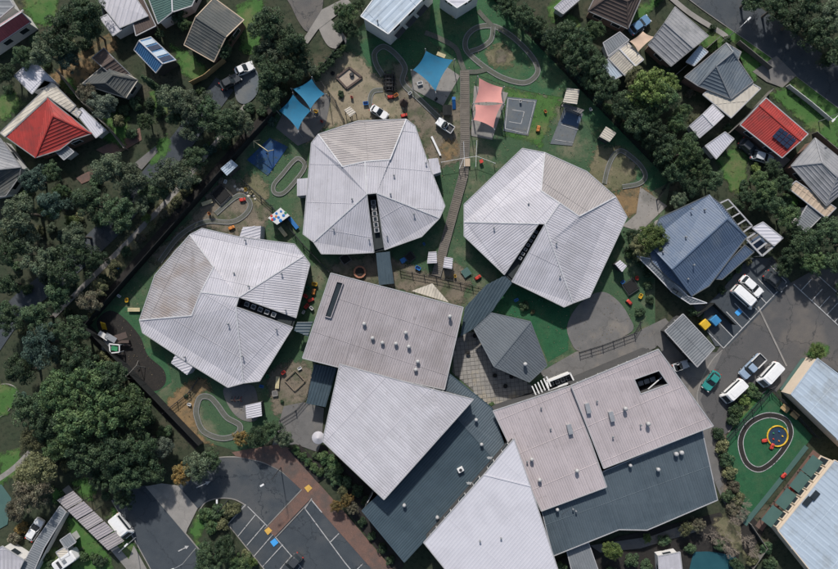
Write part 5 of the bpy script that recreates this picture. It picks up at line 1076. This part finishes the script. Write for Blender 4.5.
shelter('garden_shed', 'small shed with pale blue square roof on the black fence line', [(220.6,168.8),(231.4,159.7),(238,165.4),(226.8,175.7)], 2.5, m_ice, wall=m_walld, cat='shed')
mu = shelter('cubby_shed', 'small shed whose white roof carries red and blue painted patches', [(268,218),(280.5,207.6),(289.6,215.6),(277,224.7)], 2.5, m_wallw, wall=m_walld, cat='shed', pitch=0)
for x, y, m in ((271.5,216,m_rd),(274,219,m_bl),(276.5,213.5,m_bl),(281,211.5,m_bl),(278.5,217.5,m_bl),(283.5,215.5,m_bl),(272.5,219.5,m_rd),(276,216.5,m_or),(280.5,220.5,m_bl),(285.5,213,m_gr)):
    MB().lathe(W(x, y, 2.52), [(random.uniform(.22, .34), 0), (.2, .02)], 7).build('paint_patch', m, mu)
shelter('garden_shed', 'white square roof shed beside the red play frame', [(245.4,405.4),(261,402),(262,416),(246.5,418.5)], 2.5, m_rl, wall=m_walld, cat='shed')
shelter('table_roof', 'small pale table roof between the sandpit and fawn top panel', [(344,110),(350,106.5),(356,112.5),(350,117)], 1.7, m_cream, cat='table')
shelter('cubby_roof', 'white square cubby roof before the boardwalk end next to blue mat', [(428.5,252),(436.5,251.5),(437,263),(427,263.5)], 1.8, m_rl, wall=m_walld, cat='cubby')
shelter('cubby_roof', 'white square cubby roof between boardwalk end and the red ride-on', [(444.5,257),(453,258.5),(452,269),(443,267.5)], 1.8, m_rl, wall=m_walld, cat='cubby')
shelter('garden_shed', 'small pale shed between plain brown panel pod and dark shrubs', [(615,264),(620,260),(627,266),(622,272)], 2.2, m_rl, wall=m_walld, cat='shed')
# ---------------------------------------------------------------- play equipment and furniture
def bench(px, py, ang, m, label, L=2.0, wd=.7):
    p = W(px, py); t = thing('bench', label, 'bench', p); 
    for k in (-1, 0, 1): MB().box(p+Vector((math.sin(-ang), math.cos(ang), 0))*k*wd/3+Vector((0, 0, .5)), (L, wd/3-.03, .06), ang).build('slat', m, t)
    d = Vector((math.cos(ang), math.sin(ang), 0))
    for s in (-1, 1): MB().box(p+d*s*L*.36+Vector((0, 0, .24)), (.12, wd*.8, .47), ang).build('leg', m_dark, t)
bench(208,203,.35,m_crm,'cream bench beside the black square trampoline'); bench(283.4,232,-.9,m_crm,'cream bench beside the painted roof shed'); bench(278,382,1.5,m_crm,'cream bench on the sandy play corner', 2.2)
bench(135,309.5,.0,m_crm,'cream bench between stained panel pod and mulch bed', 2.2); bench(294,223.5,-.9,m_bl,'blue bench beside the painted roof shed', 2.4); bench(441,56,-.4,m_crm,'cream bench beside the blue sail slab', 1.6)
t = thing('sandpit', 'square timber edged sandpit in the worn sand yard', 'sandpit', W(349.5,78.5)); q = V([(336.8,78),(349.4,68),(362,78),(347,89)], 0)
for i in range(4): MB().bar(q[i]+Vector((0, 0, .2)), q[(i+1) % 4]+Vector((0, 0, .2)), .35, .35).build('edge_board', m_tileb, t)
MB().prism([p*1.0 for p in q], .04, .17).build('sand', M('pit_sand', (.36, .30, .23), (.29, .24, .19), .8, .95, .4, 5, fine=.15), t)
setp(MB().lathe(W(352,75.5)+Vector((0, 0, .15)), [(.35, 0), (.45, .3), (.3, .5)], 8).build('sand_bucket', m_dark), 'dark tub standing inside the square sandpit', 'tub')
setp(MB().lathe(W(333,74), [(.3, 0), (.4, .35), (.2, .5)], 8).build('tyre_stack', m_black), 'black tyre stack beside the square sandpit', 'tyres')
def tramp(px, py, a, s, label, m=None, fr=None, name='trampoline', cat='trampoline'):
    p = W(px, py); t = thing(name, label, cat, p); MB().box(p+Vector((0, 0, .42)), (s*.86, s*.86, .05), a).build('mat', m or m_black, t); mb = MB()
    for k in range(4):
        b = a+k*math.pi/2; u = Vector((math.cos(b), math.sin(b), 0)); v = Vector((-u.y, u.x, 0)); mb.bar(p+u*s/2-v*s/2+Vector((0, 0, .42)), p+u*s/2+v*s/2+Vector((0, 0, .42)), .14, .12)
        MB().bar(p+u*s*.47+v*s*.47, p+u*s*.47+v*s*.47+Vector((0, 0, .4)), .08, .08).build('leg', m_dark, t)
    mb.build('frame', fr or m_dark, t)
tramp(221.8,195,.75,2.7,'black square trampoline in the yard above stained panel pod')
tramp(345.6,259,.6,1.6,'small square planter frame below the pod with fawn top panel', m_mulch_shade, m_fencew, 'planter_box', 'planter'); tramp(410,257,.7,1.5,'black square box beside a blue mat below pod', None, None, 'play_box', 'play box')
tramp(466,272.5,.6,1.7,'green filled square box beside red ride-on by the walkway', m_green_r, m_sand, 'play_box', 'play box'); tramp(630,286.5,.6,2.3,'black square trampoline in the yard beside plain brown panel pod')
tramp(295,380,.75,2.6,'brown filled square frame on the sandy play corner', m_soil, m_wood, 'digging_box', 'digging box'); tramp(275.5,393,.1,.9,'small grey box on the sandy play corner', m_concd, m_conc, 'play_box', 'play box')
setp(MB().box(W(404,260)+Vector((0, 0, .2)), (1.3, .9, .2), .5).build('play_mat', m_bl), 'blue mat beside the black box below pod', 'mat')
def rideon(px, py, m, a, label):
    p = W(px, py); t = thing('ride_on_toy', label, 'ride-on toy', p); d = Vector((math.cos(a), math.sin(a), 0)); n_ = Vector((-d.y, d.x, 0))
    layered(MB(), [[tuple(p+d*x+n_*y+Vector((0, 0, z))) for x, y, _ in rr(-.55*k, .6*k, .6*k, .15, 0)] for z, k in ((.2, .9), (.4, 1), (.55, .7))]).build('body', m, t)
    MB().bar(p+d*.3+n_*.3+Vector((0, 0, .75)), p+d*.3-n_*.3+Vector((0, 0, .75)), .06, .06).build('handlebar', m_dark, t)
    for x in (-.4, .4):
        for s in (-1, 1): MB().tube([p+d*x+n_*s*.25+Vector((0, 0, .18)), p+d*x+n_*s*.36+Vector((0, 0, .18))], .18, 10).build('wheel', m_black, t)
for x, y, m, a, l_ in ((477.7,277.5,m_rd,.6,'red ride-on toy beside the green filled box'),(763.6,440,m_rd,.2,'red ride-on toy inside the oval turf track near yellow ring'),(771,446,m_rd,1.2,'red ride-on toy just below the yellow ring'),(782.5,475,m_rd,.8,'red ride-on toy outside the oval turf track'),(628.5,302,m_rd,-.8,'red ride-on toy beside the rounded grey paving'),(538,129.5,m_or,1.4,'orange ride-on toy on grass between courts'),(390.6,97.5,m_rd,.1,'red ride-on toy below the hooped climbing dome'),(311,300,m_rd,.4,'red ride-on toy beside stained panel pod and hall'),(314,292,m_or,1.4,'orange ride-on toy beside the hall slot'),(243,200,m_rd,.2,'red ride-on toy in the yard beside scattered stones'),(232,228,m_or,.4,'orange ride-on toy beside the stained panel pod porch'),(404,116,m_rd,.3,'red ride-on toy beside the brown cone teepee')): rideon(x, y, m, a, l_)
# hooped climbing dome
p = W(389.5,83); t = thing('climbing_dome', 'grey hooped climbing dome beside the winding scooter path', 'climbing frame', p)
for k in range(6):
    y = -1.7+k*.68; w_ = 1.25*math.sqrt(max(.2, 1-(y/2.4)**2)); MB().tube([p+Vector((w_*math.cos(a), y, 1.5*math.sin(a))) for a in [math.pi*i/10 for i in range(11)]], .06, 6).build('hoop', m_dark, t)
for a in (35, 62, 90, 118, 145): MB().tube([p+Vector((1.2*math.cos(R(a)), -1.7, 1.4*math.sin(R(a)))), p+Vector((1.2*math.cos(R(a)), 1.7, 1.4*math.sin(R(a))))], .04, 6).build('rail', m_dark, t)
layered(MB(), [[tuple(p+Vector((x, y, z))) for x, y, _ in rr(-.9*k, .9*k, 3.0*k, .5*k, 0)] for z, k in ((.15, 1.1), (.5, 1), (.9, .7))]).build('mound', m_mulch_shade, t)
# teepee cone, black box, slide
p = W(403.8,103); t = thing('teepee', 'brown cone teepee above the pod with fawn top panel', 'teepee', p)
for k in range(9): a = k*.698; MB().tube([p+Vector((1.0*math.cos(a), 1.0*math.sin(a), 0)), p+Vector((-.12*math.cos(a), -.12*math.sin(a), 2.4))], .07, 5).build('pole', m_ochre, t)
MB().lathe(p, [(.85, 0), (.1, 2.0)], 9).build('cover', m_tileb, t)
p = W(454,104.5); t = thing('toy_slide', 'small blue slide beside the boardwalk', 'slide', p); MB().bar(p+Vector((0, -.9, .15)), p+Vector((-.1, .5, 1.0)), .6, .1).build('chute', m_bl, t); MB().box(p+Vector((-.1, .8, .55)), (.6, .5, 1.1)).build('ladder', m_bl, t)
p = W(447,112); t = thing('play_hut', 'black play hut between boardwalk and small white utility truck', 'play hut', p); MB().box(p+Vector((0, 0, .6)), (1.3, 1.5, 1.2), .1).build('wall', m_walld, t); mb = MB(); slab(mb, [p+Vector((x, y, 1.5 if x == 0 else 1.15)) for x, y in ((-.85, -.9), (0, -.9), (0, .9), (-.85, .9))], .06); slab(mb, [p+Vector((x, y, 1.5 if x == 0 else 1.15)) for x, y in ((0, -.9), (.85, -.9), (.85, .9), (0, .9))], .06); mb.build('roof', m_fence, t)
# climbing tower on mulch
t = thing('climbing_tower', 'yellow, white and red brown climbing tower on the dark mulch bed', 'climbing frame', W(115,338))
def B(a, b, za, zb, w_, h_, m, n): MB().bar(W(*a)+Vector((0, 0, za)), W(*b)+Vector((0, 0, zb)), w_, h_).build(n, m, t)
B((105.5,329),(108,322),.3,1.9,.9,.12,m_yel,'slide_chute'); B((104.5,329),(107,322),.5,2.1,.1,.25,m_yel,'slide_side'); B((103,332),(112,338),1.4,1.4,.9,.1,m_wallw,'bridge'); B((110,334),(120,340),1.6,1.6,1.0,.1,m_steel,'deck')
for a, b in (((114,343),(124,344)),((124,344),(124,351)),((124,351),(115,352)),((115,352),(114,343))): B(a, b, 1.7, 1.7, .18, .18, m_white, 'rail')
for x, y in ((114,343),(124,344),(124,351),(115,352),(104,332),(112,336)): B((x, y), (x+.01, y), 0, 1.75, .12, .12, m_white, 'post')
B((118,338),(130,334),1.3,1.3,1.1,.08,m_tileb,'platform'); B((121,341),(132,341),1.2,1.2,.5,.08,m_tileb,'platform'); B((116,347),(122,348),1.65,1.65,.8,.06,m_gr,'panel'); B((126,344),(131,345),1.0,.2,.4,.06,m_tileb,'ramp')
t = thing('tarp_mound', 'grey tarpaulin cover against the black fence by the climbing tower', 'tarpaulin', W(108,345)); layered(MB(), [[(W(108,345)+Vector((x, y, z)))[:] for x, y, _ in rr(-1.1*k, 1.1*k, 2.4*k, .6*k, 0)] for z, k in ((.12, 1), (.5, .85), (.7, .5))]).build('cover', m_rg2, t)
def swing(label, a, b, h, m, seats=2):
    A, B_ = W(*a), W(*b); t = thing('swing_set', label, 'swing', (A+B_)/2); d = (B_-A).normalized(); n_ = Vector((-d.y, d.x, 0)); up = Vector((0, 0, h))
    MB().tube([A+up, B_+up], .07, 8).build('top_bar', m, t)
    for P_ in (A, B_):
        for s in (-1, 1): MB().tube([P_+up, P_+n_*s*.9], .06, 8).build('leg', m, t)
    for k in range(seats):
        q = A.lerp(B_, (k+.7)/(seats+.4)); s_ = MB().box(q+Vector((0, 0, .5)), (.45, .25, .05), math.atan2(d.y, d.x)).build('seat', m_black, t)
        for s in (-1, 1): MB().tube([q+d*s*.2+Vector((0, 0, .5)), q+d*s*.2+up], .015, 4).build('chain', m_steel, s_)
swing('steel swing frame over the dark mulch bed', (131,376), (142,364), 2.3, m_fencew); swing('pale timber swing frame over the blue rubber mat', (257,144), (271,154), 2.3, m_crm)
t = thing('balance_beam', 'long white balance beam beside the pod with fawn top panel', 'balance beam', W(436,147)); MB().bar(W(431.5,137)+Vector((0, 0, .35)), W(440.5,156)+Vector((0, 0, .35)), .35, .12).build('beam', m_white, t)
for x, y in ((433,140),(439,153)): MB().box(W(x, y)+Vector((0, 0, .15)), (.3, .3, .3)).build('foot', m_dark, t)
t = thing('rope_course', 'white pole rope course straddling the boardwalk', 'rope course', W(467,160))
def B(a, b, za, zb, w_, m, n): MB().tube([W(*a)+Vector((0, 0, za)), W(*b)+Vector((0, 0, zb))], w_, 6).build(n, m, t)
for a, b in (((441,164),(463,160)),((463,160),(476,158)),((476,158),(494,165)),((463,144),(464,168)),((476,143),(475,168)),((459,170),(463,160))): B(a, b, 1.6, 1.6, .035, m_white, 'rope')
for x, y in ((441,164),(463,144),(476,143),(494,165),(464,168),(475,168),(459,170)): B((x, y), (x+.01, y), 0, 1.7, .06, m_white, 'pole')
MB().box(W(466.8,163)+Vector((0, 0, .45)), (1.1, 1.4, .1)).build('platform', m_tan, t); MB().box(W(481,162)+Vector((0, 0, .6)), (.6, .6, .3), .4).build('seat', m_rd, t)
# pots, stones, planters
def pot(px, py, r, h, m, top, label, group=None):
    p = W(px, py); t = thing('planter_pot', label, 'planter', p, group); MB().lathe(p, [(r*.75, 0), (r, h), (r*.88, h), (r*.85, h-.08)], 14).build('pot', m, t); MB().lathe(p+Vector((0, 0, h-.12)), [(r*.86, 0), (r*.5, .12), (.03, .16)], 10).build('soil', top, t)
pot(360,272,1.15,.6,M('terracotta', (.30, .14, .09), None, 1, .8),m_mulch_shade,'big terracotta ring planter above the mauve hall roof')
for x, y in ((467.7,352.6),(494.6,375),(505,385.5),(511,376),(474.5,335.5)): pot(x, y, .42, .6, m_dark, m_mulch_shade, 'black round pot on the paved courtyard', 'courtyard pots')
for k in range(12):
    p = W(234+k*1.9+random.uniform(-1, 1), 186+k*1.1+random.uniform(-2, 2)); r = random.uniform(.18, .32)
    setp(MB().lathe(p, [(r*.8, 0), (r, r*.4), (r*.6, r*.8), (r*.2, r*.9)], 7).build('stepping_stone', m_cream if k % 3 else m_conc), 'small pale stone in the row beside the black trampoline', 'stone', 'stone row')
# yellow ring sandpit
p = W(776.5,435.7); t = thing('ring_sandpit', 'yellow ringed round pit inside the oval turf track', 'sandpit', p); MB().lathe(p+Vector((0, 0, .12)), [(1.75, 0), (1.7, .14), (.2, .16)], 22).build('cover', M('pit_cover', (.02, .04, .07), None, 1, .7), t)
n = 24; mb = MB(); mb.tube([p+Vector((1.85*math.cos(2*math.pi*i/n), 1.85*math.sin(2*math.pi*i/n), .32)) for i in range(n+1)], .14, 6); mb.build('ring', m_yel, t)
for i in range(5): a = i*1.25; MB().lathe(p+Vector((.9*math.cos(a), .9*math.sin(a), .27)), [(.16, 0), (.1, .2)], 7).build('toy', (m_yel, m_bl, m_gr, m_rd, m_or)[i], t)
for x, y, l_ in ((783,407.5,'brown table nearer the vans on the turf edge'),(792.5,414,'brown table farther from the vans on the turf edge')):
    p = W(x, y); t = thing('play_table', l_, 'table', p); MB().box(p+Vector((0, 0, .7)), (1.5, 1.1, .08), -.7).build('tabletop', m_pine, t)
    for sx in (-1, 1):
        for sy in (-1, 1): MB().box(p+Vector((sx*.35, sy*.35, .34)), (.08, .08, .66)).build('leg', m_dark, t)
# bins
def bin_(px, py, m, label):
    p = W(px, py, .8); p.z = 0; t = thing('skip_bin', label, 'bin', p); M3 = Matrix.Rotation(.75, 3, 'Z')
    layered(MB(), [[tuple(p+M3 @ Vector((x, y, z))) for x, y, _ in rr(-.75*k, .75*k, 1.5*k, .12, 0)] for z, k in ((.15, .8), (1.25, 1.0))]).build('body', m, t); layered(MB(), [[tuple(p+M3 @ Vector((x, y, z))) for x, y, _ in rr(-.8*k, .8*k, 1.6*k, .15, 0)] for z, k in ((1.26, 1), (1.42, .85))]).build('lid', m, t)
    for s in ((-.5, -.5), (.5, -.5), (.5, .5), (-.5, .5)): v = M3 @ Vector((s[0], s[1], .08)); MB().lathe(p+Vector((v.x, v.y, 0)), [(.1, 0), (.1, .16)], 8).build('wheel', m_black, t)
bin_(704,324.5,m_yel,'yellow skip bin beside the black screen fence'); bin_(714.5,320.5,M('bin_blue', (.04, .19, .38), None, 1, .5),'blue skip bin beside the yellow one')
# round white umbrella
p = W(318,438); t = thing('garden_umbrella', 'round white umbrella at the corner of the pale pointed roof', 'umbrella', p); p2 = W(318,438,2.4); p2.z = 0
MB().lathe(p2+Vector((0, 0, 2.15)), [(1.15, 0), (1.1, .05), (.06, .45)], 16).build('canopy', m_rl, t); MB().tube([p2, p2+Vector((0, 0, 2.5))], .04, 8).build('pole', m_steel, t); MB().lathe(p2, [(.35, 0), (.35, .08)], 12).build('base', m_conc, t)
# red play frame
t = thing('climbing_hoops', 'small red and black play frame beside the white roof shed', 'climbing frame', W(237,399)); q = W(237,399)
for k in range(4): MB().tube([q+Vector((-.9+k*.6, -.5, 0)), q+Vector((-.7+k*.5, 0, 1.2)), q+Vector((-.9+k*.6, .5, 0))], .06, 6).build('hoop', m_rd if k % 2 else m_dark, t)
MB().tube([q+Vector((-.8, 0, 1.2)), q+Vector((.9, 0, 1.2))], .06, 6).build('rail', m_tileb, t)
# lamp posts, power pole, antennas
def lamp(px, py, d, label, h=6.5, m=None):
    p = W(px, py); t = thing('lamp_post', label, 'lamp post', p); d = Vector((d[0], -d[1], 0)).normalized(); m = m or m_steel
    MB().tube([p, p+Vector((0, 0, h))], [.09, .05], 8).build('pole', m, t); MB().tube([p+Vector((0, 0, h-.1)), p+d*.8+Vector((0, 0, h+.15)), p+d*1.6+Vector((0, 0, h+.2))], .04, 6).build('arm', m, t); MB().box(p+d*1.9+Vector((0, 0, h+.2)), (.7, .28, .12), math.atan2(d.y, d.x)).build('lamp_head', m_white, t)
lamp(281,467,(-1,.6),'dark lamp post on the brick kerb of the arrowed lane', 7, m_dark); lamp(136,537,(1,-1),'pale street lamp beside the white van'); lamp(196,548,(-1,.5),'pale street lamp at the verge opposite the white van'); lamp(722,42,(1,-1),'street lamp beside the slate blue house verge'); lamp(818,122,(-1,1),'street lamp beside the weathered white front fence', 6); lamp(228,500,(0,-1),'dark lamp post on the curved car park island', 6, m_dark)
for x, y, l_ in ((488.7,456,'thin white antenna on the slate link roof beside white triangle'),(468.5,481,'thin white antenna over the teal roof shadow')):
    p = W(x, y, 5); p.z = 5; t = thing('roof_antenna', l_, 'antenna', p); MB().tube([p, p+Vector((0, 0, 1.6))], .04, 6).build('mast', m_steel, t)
    for k in range(4): MB().bar(p+Vector((-.5+.06*k, .25-.12*k, 1.5-.04*k)), p+Vector((.5-.06*k, .25-.12*k, 1.5-.04*k)), .04, .04).build('element', m_white, t)

# ---------------------------------------------------------------- leaf litter and loose toys
yard = V([(330,64),(278,116),(96,326),(203,436),(320,400),(480,398),(650,335),(650,270),(664,184),(490,0),(400,40)], 0)
mb = MB(); k = 0
while k < 5200:
    px, py = random.uniform(90, 670), random.uniform(0, 440); p = W(px, py)
    if not inside(p.x, p.y, yard): continue
    k += 1; r = random.uniform(.03, .09); a = random.uniform(0, 6.28); u = Vector((math.cos(a), math.sin(a), 0))*r; v = Vector((-u.y, u.x, 0))*random.uniform(.4, .9); z = Vector((0, 0, .165+k*2e-6))
    mb.add([p+z-u-v, p+z+u-v, p+z+u*.8+v, p+z-u*.9+v], [(0, 1, 2, 3)])
lit = leafmat('leaf_litter', (.09, .075, .045), (.15, .12, .075), .05); setp(mb.build('leaf_litter', lit), 'scattered small leaves and litter across the school yard', 'leaf litter', None, 'stuff')
TOYS = [(306,296,m_rd),(309,288,m_gr),(312,308,m_white),(307,306,m_rd),(315,284,m_yel),(304,312,m_white),(418,268,m_bl),(424,244,m_bl),(455,276,m_yel),(246,190,m_yel),(252,193,m_crm),(226,182,m_white),(210,214,m_or),(120,296,m_white),(119,268,m_bl),(128,300,m_yel),(284,372,m_rd),(300,368,m_white),(268,376,m_gr),(262,386,m_bl),(190,404,m_white),(396,96,m_or),(410,94,m_white),(420,84,m_white),(436,100,m_dark),(432,70,m_white),(352,98,m_rd),(366,104,m_bl),(520,102,m_white),(545,112,m_or),(590,110,m_white),(636,278,m_rd),(640,296,m_yel),(622,282,m_bl),(500,292,m_white),(540,300,m_gr),(516,300,m_bl),(322,122,m_rd),(316,112,m_yel),(300,120,m_or)]
NM = {m_rd.name: 'red', m_gr.name: 'green', m_white.name: 'white', m_yel.name: 'yellow', m_bl.name: 'blue', m_crm.name: 'cream', m_or.name: 'orange', m_dark.name: 'black'}
for i, (x, y, m) in enumerate(TOYS):
    p = W(x, y); a = random.uniform(0, 3); h_ = random.uniform(.3, .6); r = random.uniform(.25, .5); lb = NM[m.name]+' plastic toy tub lying loose in the school yard'
    t = thing('toy_tub', lb, 'toy tub', p, NM[m.name]+' loose tubs'); M3 = Matrix.Rotation(a, 3, 'Z')
    layered(MB(), [[tuple(p+M3 @ Vector((x_, y_, z_))) for x_, y_, _ in rr(-r*k_, r*k_, r*1.3*k_, .1*k_, 0)] for z_, k_ in ((.1, .8), (.1+h_, 1.0), (.1+h_, .85), (.2, .7))]).build('tub', m, t); MB().box(p+Vector((0, 0, .12+h_)), (r*1.5, .06, .04), a).build('handle', m_dark, t)
